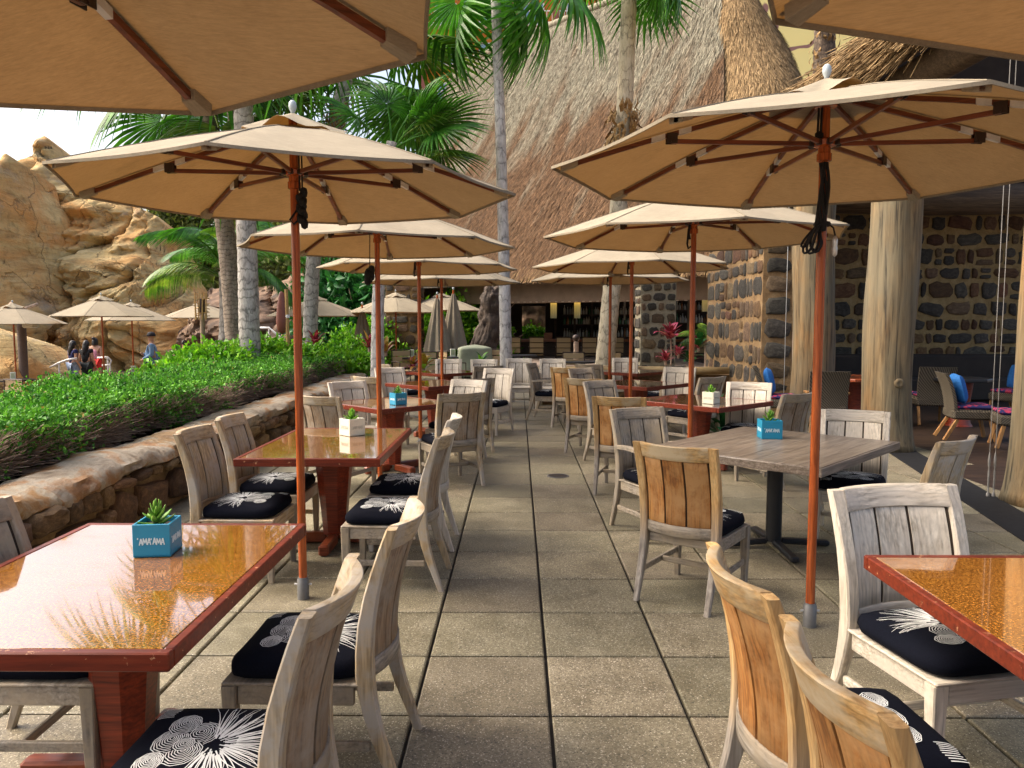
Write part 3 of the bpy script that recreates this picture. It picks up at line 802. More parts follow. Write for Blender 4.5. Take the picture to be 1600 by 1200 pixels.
# ------------------------------------------------------------------ foliage scatter
def leaf_arrays(P, D, L, W, fold=.25, droop=.2):
    """one folded four-corner leaf per row: P base, D direction, L length, W width"""
    n = len(P); D = D/np.linalg.norm(D, axis=1, keepdims=True)
    r = RNG.normal(size=(n, 3)); S = np.cross(D, r); S /= np.linalg.norm(S, axis=1, keepdims=True)+1e-9
    N = np.cross(S, D); L = L[:, None]; W = W[:, None]
    mid = P+D*L*.5
    v = np.stack([P, mid+S*W*.5+N*W*fold, P+D*L-N*L*droop, mid-S*W*.5+N*W*fold], 1).reshape(-1, 3)
    i = np.arange(n)[:, None]*4
    f = np.concatenate([i+np.array([[0, 1, 2]]), i+np.array([[0, 2, 3]])], 1).reshape(-1, 3)
    return v, f
def sprigs(P, Nrm, k, spread, L, W, up=.5):
    """k leaves round every point, pointing outwards and up"""
    n = len(P); Pk = np.repeat(P, k, 0); Nk = np.repeat(Nrm, k, 0)
    D = RNG.normal(size=(n*k, 3))*.75+Nk*.6+np.array([0, 0, up]); off = RNG.normal(size=(n*k, 3))*spread
    Ls = L*RNG.uniform(.45, 1.35, n*k); Ws = W*RNG.uniform(.5, 1.25, n*k)
    return leaf_arrays(Pk+off, D, Ls, Ws)
def cat(parts):
    vs = []; fs = []; b = 0
    for v, f in parts: vs.append(v); fs.append(f+b); b += len(v)
    return np.concatenate(vs), np.concatenate(fs)
def twig_arrays(A, B, r):
    n = len(A); D = B-A; D /= np.linalg.norm(D, axis=1, keepdims=True)+1e-9
    s = np.cross(D, RNG.normal(size=(n, 3))); s /= np.linalg.norm(s, axis=1, keepdims=True)+1e-9; t = np.cross(D, s)
    ang = [0, 2.094, 4.189]
    ring = lambda P, r_: [P+s*(cos(a)*r_)+t*(sin(a)*r_) for a in ang]
    v = np.stack(ring(A, r)+ring(B, r*.5), 1).reshape(-1, 3); i = np.arange(n)[:, None]*6
    f = np.concatenate([i+np.array([[a, b, c]]) for a, b, c in ((0, 1, 4), (0, 4, 3), (1, 2, 5), (1, 5, 4), (2, 0, 3), (2, 3, 5))], 1).reshape(-1, 3)
    return v, f
HEDGE = M_leaf('hedge_leaf', [(.016, .075, .012), (.06, .21, .025), (.14, .37, .04), (.26, .50, .08)], 9, .6, .25, dry=.02)
TWIG = M_plain('grey_brown_twig', (.34, .245, .18), .9, var=.5, scale=9)
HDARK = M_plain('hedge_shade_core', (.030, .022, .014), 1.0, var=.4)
BRIGHT = M_leaf('bright_leaf', [(.03, .13, .008), (.10, .30, .015), (.22, .46, .03), (.34, .55, .06)], 6, .4, .3)
hd = thing('clipped_hedge', 'long low clipped green hedge with bare brown twigs below, behind the low rock wall', 'hedge', (0, 0, 0))
HX0 = lambda y: WX(max(y, 3.4))-.70-.10*np.sin(y*1.9)-.05*np.sin(y*5.1+1)
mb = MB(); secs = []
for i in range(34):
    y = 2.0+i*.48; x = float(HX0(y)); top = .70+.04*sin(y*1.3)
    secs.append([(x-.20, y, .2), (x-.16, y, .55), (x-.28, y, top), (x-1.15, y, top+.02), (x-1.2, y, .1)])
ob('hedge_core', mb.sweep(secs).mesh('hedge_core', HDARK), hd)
parts = []
n = 15500
yy = 2.0+16.2*RNG.uniform(0, 1, n)**1.5; u = RNG.uniform(0, 1, n); x = np.array([HX0(a) for a in yy])-u*1.25
hh = .865+.055*np.sin(yy*2.1+x*2)+.05*np.sin(yy*4.7-x*3)+.03*RNG.normal(size=n)-.16*(np.clip(.16-u, 0, 1)/.16)**2
parts.append(sprigs(np.stack([x, yy, hh], 1), np.tile([0., 0, 1], (n, 1)), 8, .034, .044, .028, .3))
n = 6500
yy = 2.0+16.2*RNG.uniform(0, 1, n)**1.5; z = .90-.42*RNG.uniform(0, 1, n)**1.5
dens = np.array([noise.noise(Vector((a*1.4, 0, c*3))) for a, c in zip(yy, z)]); keep = (z > .69-.48*(dens+.02)) | (RNG.uniform(0, 1, n) < .02)
x = np.array([HX0(a) for a in yy])+.04+.06*RNG.normal(size=n)
P = np.stack([x, yy, z], 1)[keep]
parts.append(sprigs(P, np.tile([1., -.2, .2], (len(P), 1)), 7, .034, .044, .028, .3))
v, f = cat(parts); ob('foliage', np_mesh('foliage', v, f, HEDGE), hd, kind='stuff')
n = 13000
yy = 1.9+16.2*RNG.uniform(0, 1, n)**1.4; x0 = np.array([HX0(a) for a in yy])
A = np.stack([x0-.28+RNG.normal(size=n)*.07, yy, .46+RNG.uniform(0, .14, n)], 1)
B = np.stack([x0+.10+RNG.normal(size=n)*.06, yy+RNG.normal(size=n)*.16, .48+RNG.uniform(.02, .40, n)], 1)
v, f = twig_arrays(A, B, .0045); ob('twigs', np_mesh('twigs', v, f, TWIG), hd, kind='stuff')
struct('planter_soil', MB().box((-5.0, 9.5, -.0), (3.2, 17, .76)).mesh('planter_soil', SOIL))

def bush(name, label, cat_, c, rx, ry, rz, n, L, W, mat, seed, group=None, k=7, core=True, stems=True):
    """leafy mass: uneven lumps of sprigs over an irregular dome"""
    t = thing(name, label, cat_, c, 0, group); r2 = np.random.default_rng(seed)
    d = r2.normal(size=(n, 3)); d /= np.linalg.norm(d, axis=1, keepdims=True); d[:, 2] = np.abs(d[:, 2])*1.1-.12
    rr = np.array([1+.35*noise.noise(Vector((a*1.8+seed, b*1.8, c_*1.8)))+.15*noise.noise(Vector((a*5, b*5+seed, c_*5))) for a, b, c_ in d])*r2.uniform(.72, 1.04, n)
    P = d*rr[:, None]*np.array([rx, ry, rz]); P[:, 2] += .05
    v, f = sprigs(P, d, k, L*.7, L, W, .25)
    ob('foliage', np_mesh('foliage', v, f, mat), t, kind='stuff')
    if core:
        ob('branches', np_mesh('branches', *twig_arrays(np.zeros((90, 3))+r2.normal(size=(90, 3))*[rx*.2, ry*.2, .02], r2.normal(size=(90, 3))*[rx*.45, ry*.45, rz*.3]+[0, 0, rz*.45], .012+.01*rx), TWIG), t, kind='stuff')
    return t
# bright broad-leaved shrubs behind the hedge
for i, (px, py, Y, rx, rz, lab) in enumerate((
    (262, 600, 13.2, .55, .30, 'lowest bright green leafy shrub at the near end behind the hedge'),
    (335, 575, 13.8, .85, .45, 'bright green leafy shrub behind the hedge below the bamboo cage lamp'),
    (415, 566, 14.5, .9, .42, 'bright green leafy shrub at the foot of the pale ringed palm trunk'),
    (515, 560, 16.5, .9, .22, 'bright green leafy shrub behind the far end of the hedge'),
    (545, 552, 18.5, .7, .42, 'yellow-green leafy shrub below the closed umbrella'),
    (470, 562, 15.5, .7, .25, 'bright green leafy shrub left of the red cordylines'))):
    c = at(px, py+20, Y)
    bush('leafy_shrub', lab, 'shrub', c, rx, rx*.8, rz+.12, 900, .12, .085, BRIGHT, 40+i, 'bright leafy shrubs behind the hedge', k=4)
struct('planting_bed', MB().box((-5.6, 15.2, -.08), (4.6, 8.5, .6)).mesh('planting_bed', SOIL))
# ------------------------------------------------------------------ palms
def M_trunk(name, cols, freq=7.0, ring=(.5, 1.0)):
    t = NT(name); v = t.coord()
    sp = t.n('SeparateXYZ'); t.l(v, sp.inputs[0])
    wob = t.noise(t.coord((3, 3, 1.5)), 1.6, 4)
    z = t.math('ADD', t.math('MULTIPLY', sp.outputs[2], freq), t.math('MULTIPLY', wob, 3.0))
    fr = t.math('FRACT', z)
    f = t.noise(t.coord((5, 5, 2)), 2.2, 7, .72)
    col = t.ramp(f, [(.3+.4*i/(len(cols)-1), c) for i, c in enumerate(cols)])
    crack = t.noise(t.coord((26, 26, 5)), 1.0, 5, .7)
    col = t.mix(.65, col, t.ramp(crack, [(.34, .22), (.47, .9), (.7, 1.1)]), 'MULTIPLY')
    col = t.mix(.8, col, t.ramp(fr, [(0, ring[0]*.35), (.09, ring[0]), (.2, ring[1]), (.9, ring[1]), (1, ring[0]*.7)]), 'MULTIPLY')
    t.bump(t.math('ADD', crack, t.ramp(fr, [(0, 0), (.14, 1), (1, .6)])), .5, .012)
    return t.fin(col, .85)
TR_GREY = M_trunk('grey_palm_bark', [(.18, .165, .145), (.37, .345, .31), (.54, .51, .46)], 5.5, (.6, 1.0))
TR_BROWN = M_trunk('brown_palm_bark', [(.12, .085, .055), (.24, .19, .14), (.36, .30, .24)], 11)
TR_WHITE = M_trunk('pale_palm_bark', [(.30, .28, .25), (.50, .48, .45), (.64, .62, .58)], 3.5, (.8, 1.0))
TR_TAN = M_trunk('tan_palm_bark', [(.36, .30, .20), (.52, .45, .31), (.62, .55, .40)], 3.0, (.75, 1.0))
FRONDM = M_leaf('fan_frond', [(.018, .08, .008), (.055, .20, .018), (.14, .36, .04)], 3, .38, .25)
FRONDY = M_leaf('yellowing_frond', [(.02, .07, .006), (.08, .18, .018), (.26, .34, .05)], 3, .4, .3)
HUSK = M_wood('palm_husk', (.10, .05, .014), (.30, .17, .055), (.52, .34, .14), rough=.85)
def fan_leaf(seed, n=30, L=1.0, pet=.9, spread=rad(250), droop=.5):
    rg = random.Random(seed); mb = MB()
    mb.tube([(0, 0, 0), (0, pet*.5, .05*pet), (0, pet, 0)], [.022, .016, .012], 5)
    for i in range(n):
        u = i/(n-1)-.5; th = u*spread; l = L*(1-.28*abs(2*u)**2)*rg.uniform(.92, 1.04); dth = spread/n*.5
        vs = []; fs = []; dr = droop*(1+.12*sin(i*2.1)+.5*abs(u))
        st = [(.05, 1.0), (.35, 1.0), (.6, .98), (.78, .55), (.92, .22), (1.0, .03)]
        for f, wf in st:
            r = l*f; sag = -dr*l*max(0, f-.3)**2*1.2-.10*l*f*f; hw = min(r, l*.5)*tan(dth)*wf
            cx, cy = sin(th)*r, pet+cos(th)*r; nx, ny = cos(th), -sin(th)
            vs += [(cx-nx*hw, cy-ny*hw, sag-.35*hw), (cx, cy, sag+.35*hw), (cx+nx*hw, cy+ny*hw, sag-.35*hw)]
        for k in range(len(st)-1):
            b = k*3; fs += [(b, b+1, b+4, b+3), (b+1, b+2, b+5, b+4)]
        mb.add(vs, fs)
    return mb.mesh('fan_frond', FRONDM)
FANS = [fan_leaf(i, droop=.35+.2*i) for i in range(4)]
def feather_leaf(seed, L=2.3, n=62, curve=1.0):
    rg = random.Random(seed); mb = MB(); pts = []
    for i in range(15):
        u = i/14; a = rad(50)-curve*rad(110)*u
        pts.append((0, 0, 0) if i == 0 else (0, pts[-1][1]+cos(a)*L/14, pts[-1][2]+sin(a)*L/14))
    mb.tube(pts, [.03*(1-.85*i/14) for i in range(15)], 5)
    for i in range(n):
        u = .12+.87*i/(n-1); j = min(int(u*14), 13); q = u*14-j
        p = Vector(pts[j]).lerp(Vector(pts[j+1]), q); tan_ = (Vector(pts[j+1])-Vector(pts[j])).normalized()
        l = .62*L*.42*(sin(pi*min(1, u*.9+.1))**.6+.15)*rg.uniform(.85, 1.1)
        for s in (-1, 1):
            d = (Vector((s, 0, 0))*.9+tan_*.75+Vector((0, 0, -.15))).normalized(); nrm = Vector((0, 0, 1)); wv = d.cross(nrm).normalized()*.014
            vs = []
            for f, wf, dz in ((0, .6, 0), (.35, 1, -.05), (.7, .7, -.22), (1, .05, -.5)):
                c = p+d*l*f+Vector((0, 0, dz*l)); vs += [c-wv*wf, c+wv*wf]
            mb.add(vs, [(0, 1, 3, 2), (2, 3, 5, 4), (4, 5, 7, 6)])
    return mb.mesh('feather_frond', FRONDM)
FEATH = [feather_leaf(i, curve=.75+.2*i) for i in range(3)]
def trunk_mesh(base, top, r0, r1, mat, bend=(0, 0), n=22, rings=0.0, flare=1.35):
    b, tp = Vector(base), Vector(top); secs = []; L = (tp-b).length
    m = max(12, int(L/.14)); pts = []; rs = []
    for i in range(m+1):
        u = i/m; p = b.lerp(tp, u)+Vector((bend[0]*sin(pi*u), bend[1]*sin(pi*u), 0))
        r = r0+(r1-r0)*u+(flare-1)*r0*math.exp(-u*L/.35)
        r *= 1+.035*noise.noise(Vector((p.x*2, p.y*2, p.z*3)))+(.03 if i % 2 else -.02)*(1 if rings else .4)
        pts.append(p-b); rs.append(r)
    return MB().tube(pts, rs, n).mesh('trunk', mat, 60)
def palm(name, label, base, top, r0, r1, mat, fronds, leafs, size, bend=(0, 0), group='palm trees', hang=0.0, seed=1, husk=None, rings=1.0, crown=None):
    t = thing(name, label, 'palm tree', base, 0, group); rg = random.Random(seed)
    ob('trunk', trunk_mesh(base, top, r0, r1, mat, bend, rings=rings), t)
    T = Vector(top)-Vector(base)
    if husk:
        z0, z1, rr = husk; mb = MB()
        for k in range(170):
            a = rg.uniform(0, 2*pi); u = rg.random(); fz = (z0+(z1-z0)*u)/T.z; p = T*fz+Vector((bend[0]*sin(pi*fz), bend[1]*sin(pi*fz), 0)); q = p+Vector((cos(a)*rr*rg.uniform(.75, 1.15), sin(a)*rr*rg.uniform(.75, 1.15), 0)); l = rg.uniform(.18, .42)*(.6+rr); w_ = rg.uniform(.02, .06)*(.5+rr*2)
            dn = Vector((cos(a)*.35+rg.uniform(-.4, .4), sin(a)*.35+rg.uniform(-.4, .4), rg.choice((-1, -1, .7)))).normalized(); sd = Vector((-sin(a), cos(a), rg.uniform(-.5, .5)))*w_
            mid = q+dn*l*.5+Vector((cos(a), sin(a), 0))*.05; end = q+dn*l
            mb.add([q-sd*.6, q+sd*.6, mid-sd, mid+sd, end-sd*.15, end+sd*.15], [(0, 1, 3, 2), (2, 3, 5, 4)])
        ob('husk', mb.mesh('husk', HUSK), t)
    for k in range(fronds):
        a = k*2.4+rg.uniform(-.3, .3) if crown is None else crown[k][0]
        el = rad(70)-rad(125)*(k+.5)/fronds-hang if crown is None else crown[k][1]
        s = size*rg.uniform(.88, 1.1)
        o = ob('frond', rg.choice(leafs), t, T+Vector((0, 0, -.25*rg.random())), scale=(s, s, s), mat=(FRONDY if rg.random() < .18 else FRONDM))
        o.rotation_euler = (el, rg.uniform(-.35, .35), a)
    return t
P2 = lambda px, py, Y: tuple(at(px, py, Y))
def down(p, z): q = Vector(p); q.z = z; return tuple(q)

# pale ringed trunk rising beside the hedge, crown hidden above the near umbrella
palm('palm_tree', 'nearest palm with thick pale grey ringed trunk rising from the shrubs behind the hedge', down(at(391, 560, 14), .3), P2(374, -60, 14), .185, .16, TR_GREY, 9, FANS, 1.5, seed=3, hang=.2)
# pair of leaning trunks left of it
palm('palm_tree', 'front palm of the leaning pair, grey-brown trunk tilting left behind the hedge', down(at(372, 560, 16.5), .2), P2(312, 100, 16.5), .215, .17, TR_BROWN, 14, FANS, 1.75, (.12, 0), seed=5, hang=.25)
palm('palm_tree', 'rear palm of the leaning pair, narrower trunk half hidden by its neighbour', down(at(388, 560, 17.4), .2), P2(352, 40, 17.4), .17, .14, TR_BROWN, 8, FANS, 1.3, (.1, 0), seed=8)
# feathery coconut palm in front of the cliff
cr = [(a, e) for a, e in ((1.2, .35), (1.75, .1), (1.5, -.25), (2.2, .5), (.6, .75), (-.3, .9), (-1.3, .45), (-1.7, .1), (-1.5, -.3), (2.7, .7), (3.4, .5), (-2.3, .55), (.2, .2))]
palm('coconut_palm', 'short coconut palm with drooping feathery fronds in front of the cliff', down(at(335, 560, 20), -.6), P2(350, 425, 20), .17, .13, TR_GREY, 13, FEATH, 1.0, (.12, 0), seed=9, crown=cr, rings=1.0)
# fan palm whose crown fills the sky above the left umbrellas
cr = [(.2, .9), (1.0, .75), (-.6, .8), (-1.3, .45), (-1.75, .15), (-1.1, -.1), (-1.6, -.35), (1.3, .1), (1.6, -.35), (-.7, -.2), (.4, .2), (-1.35, -.65), (1.45, -.8), (-.9, -.5)]
palm('fan_palm', 'fan palm with broad green fans and brown husk above the left umbrellas', down(at(484, 556, 17), .2), P2(545, 105, 17), .16, .15, TR_GREY, 14, FANS, 1.6, (-.28, 0), seed=11, husk=(4.9, 6.2, .17), crown=cr)
# tall pale trunk at the end of the walkway
cr = [(-1.57, -1.30), (1.5, -1.2), (-1.45, -.95), (-1.75, -.7), (-1.2, -1.15), (.9, -.9)]
palm('fan_palm', 'straight whitish palm trunk behind the walkway end, fronds at its top', down(at(792, 585, 15.6), 0), P2(770, -120, 15.6), .125, .09, TR_WHITE, 6, FANS, 1.7, (.03, 0), seed=13, crown=cr)
cr = [(-1.57, -1.1), (-1.3, -.85), (-1.8, -.8), (1.57, -.5), (1.2, -.3), (2.9, -.6), (-2.6, -.5), (-.4, -.5), (.5, -.1)]
palm('fan_palm', 'slim leaning palm with smooth tan upper trunk and ragged husk collar', down(at(940, 588, 16.4), 0), P2(986, -95, 16.4), .20, .15, TR_TAN, 9, FANS, 1.15, (.10, 0), seed=17, husk=(5.1, 6.05, .25), crown=cr)
cr = [(-1.57, .35), (-1.3, .75), (-1.75, .6), (-1.45, .05), (-1.1, 1.1), (.5, 1.2), (1.5, .8), (-1.8, .95), (-1.5, -.3)]
palm('fan_palm', 'slender white-trunked palm beside the far umbrellas, green fans hanging before the thatch', down(at(590, 588, 14.8), .2), P2(612, 222, 14.8), .125, .10, TR_WHITE, 9, FANS, 1.0, (-.10, 0), seed=19, crown=cr)
for k in range(1):
    c = at(1285, 140, 27)
    palm('palm_tree', 'shaggy dark palm trunk in front of the yellow mural wall', down(c, -.5), P2(1292, -40, 27), .38, .34, M_trunk('shaggy_bark', [(.03, .02, .012), (.10, .065, .04), (.25, .19, .13)], 5), 0, FANS, 1.6, seed=21, husk=(9.0, 15.5, .38), rings=1)

# ------------------------------------------------------------------ cliff
def M_cliff():
    t = NT('ochre_sandstone'); v = t.coord()
    big = t.noise(t.coord((1, 1, 1.6)), .22, 5, .6, 1.2); st = t.noise(t.coord((.35, .35, 2.2)), .8, 8, .68, 1.4); fine = t.noise(v, 3.0, 9, .72)
    col = t.ramp(st, [(.25, (.16, .105, .05)), (.40, (.48, .33, .135)), (.55, (.64, .475, .21)), (.72, (.68, .56, .31))])
    col = t.mix(t.ramp(big, [(.44, 0.0), (.62, .8)]), col, (.60, .28, .07))
    g = t.noise(t.coord((.8, .8, 1.2)), .5, 6, .65)
    col = t.mix(t.ramp(g, [(.54, 0.0), (.70, .8)]), col, (.30, .28, .23))
    col = t.mix(.7, col, t.ramp(fine, [(.3, .35), (.46, .92), (.7, 1.15)]), 'MULTIPLY')
    vor = t.n('TexVoronoi', feature='DISTANCE_TO_EDGE'); vor.inputs['Scale'].default_value = .38
    dv = t.n('Mapping'); dv.inputs['Scale'].default_value = (1, 1, .7)
    nz = t.n('TexNoise'); nz.inputs['Scale'].default_value = .9; nz.inputs['Detail'].default_value = 5
    t.l(v, nz.inputs['Vector']); add = t.n('VectorMath', operation='ADD'); t.l(v, add.inputs[0]); sc = t.n('VectorMath', operation='SCALE'); sc.inputs['Scale'].default_value = 2.2
    t.l(nz.outputs['Color'], sc.inputs[0]); t.l(sc.outputs[0], add.inputs[1]); t.l(add.outputs[0], dv.inputs[0]); t.l(dv.outputs[0], vor.inputs['Vector'])
    crack = t.ramp(vor.outputs['Distance'], [(.0, .0), (.02, 1.0)])
    col = t.mix(t.ramp(vor.outputs['Distance'], [(.0, .4), (.010, 0.0)]), col, (.05, .035, .025))
    h = t.math('ADD', t.math('MULTIPLY', fine, .5), t.math('ADD', t.math('MULTIPLY', crack, .35), st))
    t.bump(h, .9, .22)
    return t.fin(col, .9)
CLIFF = M_cliff()
REDROCK = M_stone('red_lava_rock', [(.035, .025, .02), (.12, .07, .045), (.25, .145, .09), (.36, .26, .18)], 1.1, bump=1.0, var=(1, 1))
def sheet_rock(name, label, prof, Y0, lean, amp, mat, nu=170, nv=90, seed=0, zb=-.9, bulge=1.2, cat_='cliff'):
    """prof: list of (photo x, photo y) of the skyline, placed at distance Y0+lean"""
    pts = [at(px, py, Y0+lean) for px, py in prof]; xs = [p.x for p in pts]; zs = [p.z for p in pts]
    x0, x1 = xs[0], xs[-1]
    def fn(u, v):
        x = x0+(x1-x0)*u; H = float(np.interp(x, xs, zs)); H += .12*noise.noise(Vector((x*2.2, seed, 0)))
        vv = min(v, .9)/.9; z = zb+(H-zb)*vv
        edge = 1-(2*u-1)**8
        y = Y0+lean*vv**1.6*1.0-bulge*sin(pi*vv)*.5*edge+(1-edge)*1.5
        q = Vector((x*.22+seed, y*.1, z*.30)); d = noise.hetero_terrain(q*1.0, .9, 2.1, 6, .4)*.0+noise.fractal(q, .95, 2.1, 6)
        r = noise.ridged_multi_fractal(Vector((x*.16+seed, 3, z*.23)), .9, 2.1, 4, .9, 2.0)
        s = noise.noise(Vector((x*.35+z*.25, seed+9, z*2.6)))
        wq = Vector((x*.34+.7*noise.noise(Vector((x*.5, z*.4, seed))), seed, z*.11+.45*noise.noise(Vector((x*.5, z*.5, seed+7)))))
        vd = noise.voronoi(wq)[0]; crk = math.exp(-(vd[1]-vd[0])*24); blk = noise.cell(wq+Vector((0, 0, 0)))*.0+noise.noise(Vector((round(vd[0]*3)*1.7, seed, 1)))
        vd2 = noise.voronoi(Vector((wq.x*2.6, seed, wq.z*3.4)))[0]; crk2 = math.exp(-(vd2[1]-vd2[0])*14)
        led = (z*.9+.8*noise.noise(Vector((x*.25, seed, z*.3)))) % 1.0
        amp_ = amp*(1 if v > .9 else 1-.55*max(0, (vv-.8)/.2))
        y += amp_*(-d*.85-.40*(r-1.0)+.12*s+.50*crk+.16*crk2+.12*vd[0]+.16*abs(led-.5)*2-.11*noise.fractal(Vector((x*1.7, seed, z*2.4)), .8, 2.1, 4))*(1 if v <= .9 else .6)
        if v > .9: y += (v-.9)*28; z = z-(v-.9)*6
        return (x+.25*amp*noise.noise(Vector((x*.4, z*.5, seed+3))), y, z)
    me = MB().grid(fn, nu, nv).mesh('rock', mat, 38)
    t = thing(name, label, cat_)
    ob('rock_face', me, t); return t
sheet_rock('rock_cliff', 'tall ochre sandstone cliff behind the pool deck umbrellas', [(-90, 330), (28, 330), (36, 290), (46, 232), (52, 214), (60, 209), (68, 214), (78, 236), (84, 266), (100, 285), (150, 305), (200, 318), (240, 336), (250, 352), (258, 392), (275, 440), (330, 500), (380, 560)], 29, 4.5, 1.6, CLIFF, 300, 170, 4)
sheet_rock('rock_outcrop', 'rounded tan rock outcrop left of the cliff spire', [(-260, 250), (-120, 240), (-40, 275), (-6, 262), (2, 243), (10, 240), (18, 244), (24, 268), (36, 310), (55, 390), (80, 470)], 25.5, 4.0, 1.0, CLIFF, 170, 110, 14, cat_='rock')
sheet_rock('red_rock_bank', 'reddish boulder bank below the far palms', [(250, 520), (285, 470), (330, 450), (380, 452), (425, 442), (452, 430), (470, 428), (492, 446), (520, 462), (560, 468), (640, 480), (700, 500), (760, 540)], 30, 3, 2.2, REDROCK, 150, 60, 23, cat_='rock bank')
sheet_rock('low_boulder', 'low smooth sandstone boulder beside the leftmost pool umbrella', [(-150, 500), (-60, 505), (0, 512), (30, 540), (60, 575), (80, 620)], 21.0, 1.5, .5, CLIFF, 50, 30, 31, bulge=.6, cat_='boulder')
# hillside greenery beyond
VINE = M_leaf('dark_vine', [(.008, .05, .014), (.022, .12, .03), (.06, .24, .05)], 2.5, .45, .2)
OLIVE = M_leaf('olive_scrub', [(.05, .075, .02), (.13, .16, .04), (.24, .25, .07)], 1.5, .6, .2)
for i, (px, py, Y, rx, rz, L, m, lab, nm) in enumerate((
    (565, 545, 27, 2.2, 3.1, .34, VINE, 'dark green broad-leaved tree beyond the far umbrellas left of the bar', 'dark_leafy_tree'),
    (705, 575, 27, 2.3, 2.4, .26, BRIGHT, 'bright green shrub bank behind the two closed umbrellas', 'green_shrub'),
    (742, 575, 33.5, 1.6, 2.9, .26, VINE, 'mid green bush left of the rough bark column by the bar', 'green_bush'),
    (430, 450, 42, 4.5, 3.6, .38, OLIVE, 'olive scrub tree on the hill above the red rocks', 'scrub_tree'),
    (500, 440, 44, 4.5, 4.0, .38, OLIVE, 'second olive scrub tree on the hill, right of the leaning palms', 'scrub_tree'),
    (275, 395, 40, 2.2, 2.6, .34, OLIVE, 'sunlit scrub at the right shoulder of the cliff', 'scrub_bush'),
    (590, 560, 24.5, 1.1, 1.0, .2, BRIGHT, 'low green plants between the far pale palm and the dark stone pillar', 'green_plants'))):
    bush(nm, lab, 'tree' if 'tree' in nm else 'shrub', at(px, py, Y), rx, rx*.7, rz, 1500, L, L*.6, m, 70+i, k=5)
# ------------------------------------------------------------------ great thatched hall
def M_thatch(name, pale, brown, dark, streak=True, zr=(3, 12)):
    t = NT(name); v = t.coord()
    fib = t.noise(t.coord((7, 7, 2.2)), 1.6, 6, .7)
    col = t.ramp(fib, [(.3, dark), (.5, pale), (.7, tuple(min(1, c*1.25) for c in pale))])
    if streak:
        sp = t.n('SeparateXYZ'); t.l(v, sp.inputs[0])
        e1 = t.math('SUBTRACT', t.math('MULTIPLY', sp.outputs[0], .7), t.math('MULTIPLY', sp.outputs[1], .7))
        e2 = t.math('MULTIPLY', t.math('SUBTRACT', e1, t.math('MULTIPLY', sp.outputs[2], .20)), .62)
        cb = t.n('CombineXYZ'); t.l(e2, cb.inputs[0]); t.l(t.math('MULTIPLY', sp.outputs[2], .15), cb.inputs[2])
        s = t.noise(cb.outputs[0], 1.5, 6, .58, .3)
        mr = t.n('MapRange'); mr.inputs['From Min'].default_value = zr[0]; mr.inputs['From Max'].default_value = zr[1]
        mr.inputs['To Min'].default_value = .30; mr.inputs['To Max'].default_value = -.16; t.l(sp.outputs[2], mr.inputs['Value'])
        f = t.math('ADD', s, mr.outputs[0])
        b2 = t.ramp(fib, [(.3, dark), (.55, brown), (.75, tuple(min(1, c*1.5) for c in brown))])
        col = t.mix(t.ramp(f, [(.46, 0.0), (.62, 1.0)]), col, b2)
    gi = t.n('NewGeometry'); hs = t.n('HueSaturation'); mr2 = t.n('MapRange'); mr2.inputs['To Min'].default_value = .45; mr2.inputs['To Max'].default_value = 1.5
    t.l(gi.outputs['Random Per Island'], mr2.inputs['Value']); t.l(mr2.outputs[0], hs.inputs['Value']); t.l(col, hs.inputs['Color'])
    return t.fin(hs.outputs[0], .95, 0, .1)
TH_GREY = M_thatch('weathered_thatch', (.255, .235, .175), (.165, .098, .055), (.08, .055, .038))
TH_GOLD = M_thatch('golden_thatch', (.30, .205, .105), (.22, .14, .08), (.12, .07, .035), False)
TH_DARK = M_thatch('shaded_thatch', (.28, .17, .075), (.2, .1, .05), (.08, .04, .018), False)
hall = thing('thatched_hall', 'huge steep thatched hall roof, weathered grey with brown streaks, over the bar', 'thatched building')
E0, E1 = at(562, 440, 30), at(1118, 410, 19); Rl = at(712, 103, 33.5)
dv = (Vector((E1.x-E0.x, E1.y-E0.y, 0))).normalized(); nv = Vector((-dv.y*-1, dv.x*-1, 0))  # outward, towards the camera
nv = Vector((dv.y, -dv.x, 0)); nv = nv if nv.y < 0 else -nv
Rr = at(1124, -70, 24.3)
RB, RT = 3.8, .35
Cb = E1-nv*RB; Tt = Rr-nv*RT
def front(u, v):
    a = E0.lerp(E1, u); b = Rl.lerp(Rr, u); p = a.lerp(b, v)
    return p+nv*(-.35*sin(pi*v)+.10*noise.noise(p*.35))
def cone(u, v):
    ph = u*pi; d = nv*cos(ph)+dv*sin(ph); vv = v**.92
    c = Cb.lerp(Tt, v); r = RB+(RT-RB)*vv
    p = c+d*r
    return p+d*(-.35*sin(pi*v)+.14*noise.noise(p*.5))
ob('roof_slope', MB().grid(front, 60, 40).mesh('roof_slope', TH_GREY, True), hall)
ob('rounded_end', MB().grid(cone, 40, 40).mesh('rounded_end', TH_GOLD, True), hall)
B0, B1 = E0-nv*10.6, E1-nv*10.6
ob('roof_slope', MB().add([B0, B1, Tt-nv*RT, Rl-nv*.4], [(0, 1, 2, 3)]).mesh('roof_slope', TH_GREY), hall)
ob('gable_end', MB().add([E0, B0, Rl-nv*.4, Rl], [(0, 1, 2, 3)]).mesh('gable_end', TH_GREY), hall)
ob('ridge_cap', MB().tube([Rl+Vector((-.2, .2, -.02)), Rl.lerp(Rr, .33)+Vector((0, 0, .04)), Rl.lerp(Rr, .66), Rr], .13, 8).mesh('ridge_cap', TH_GREY, True), hall)
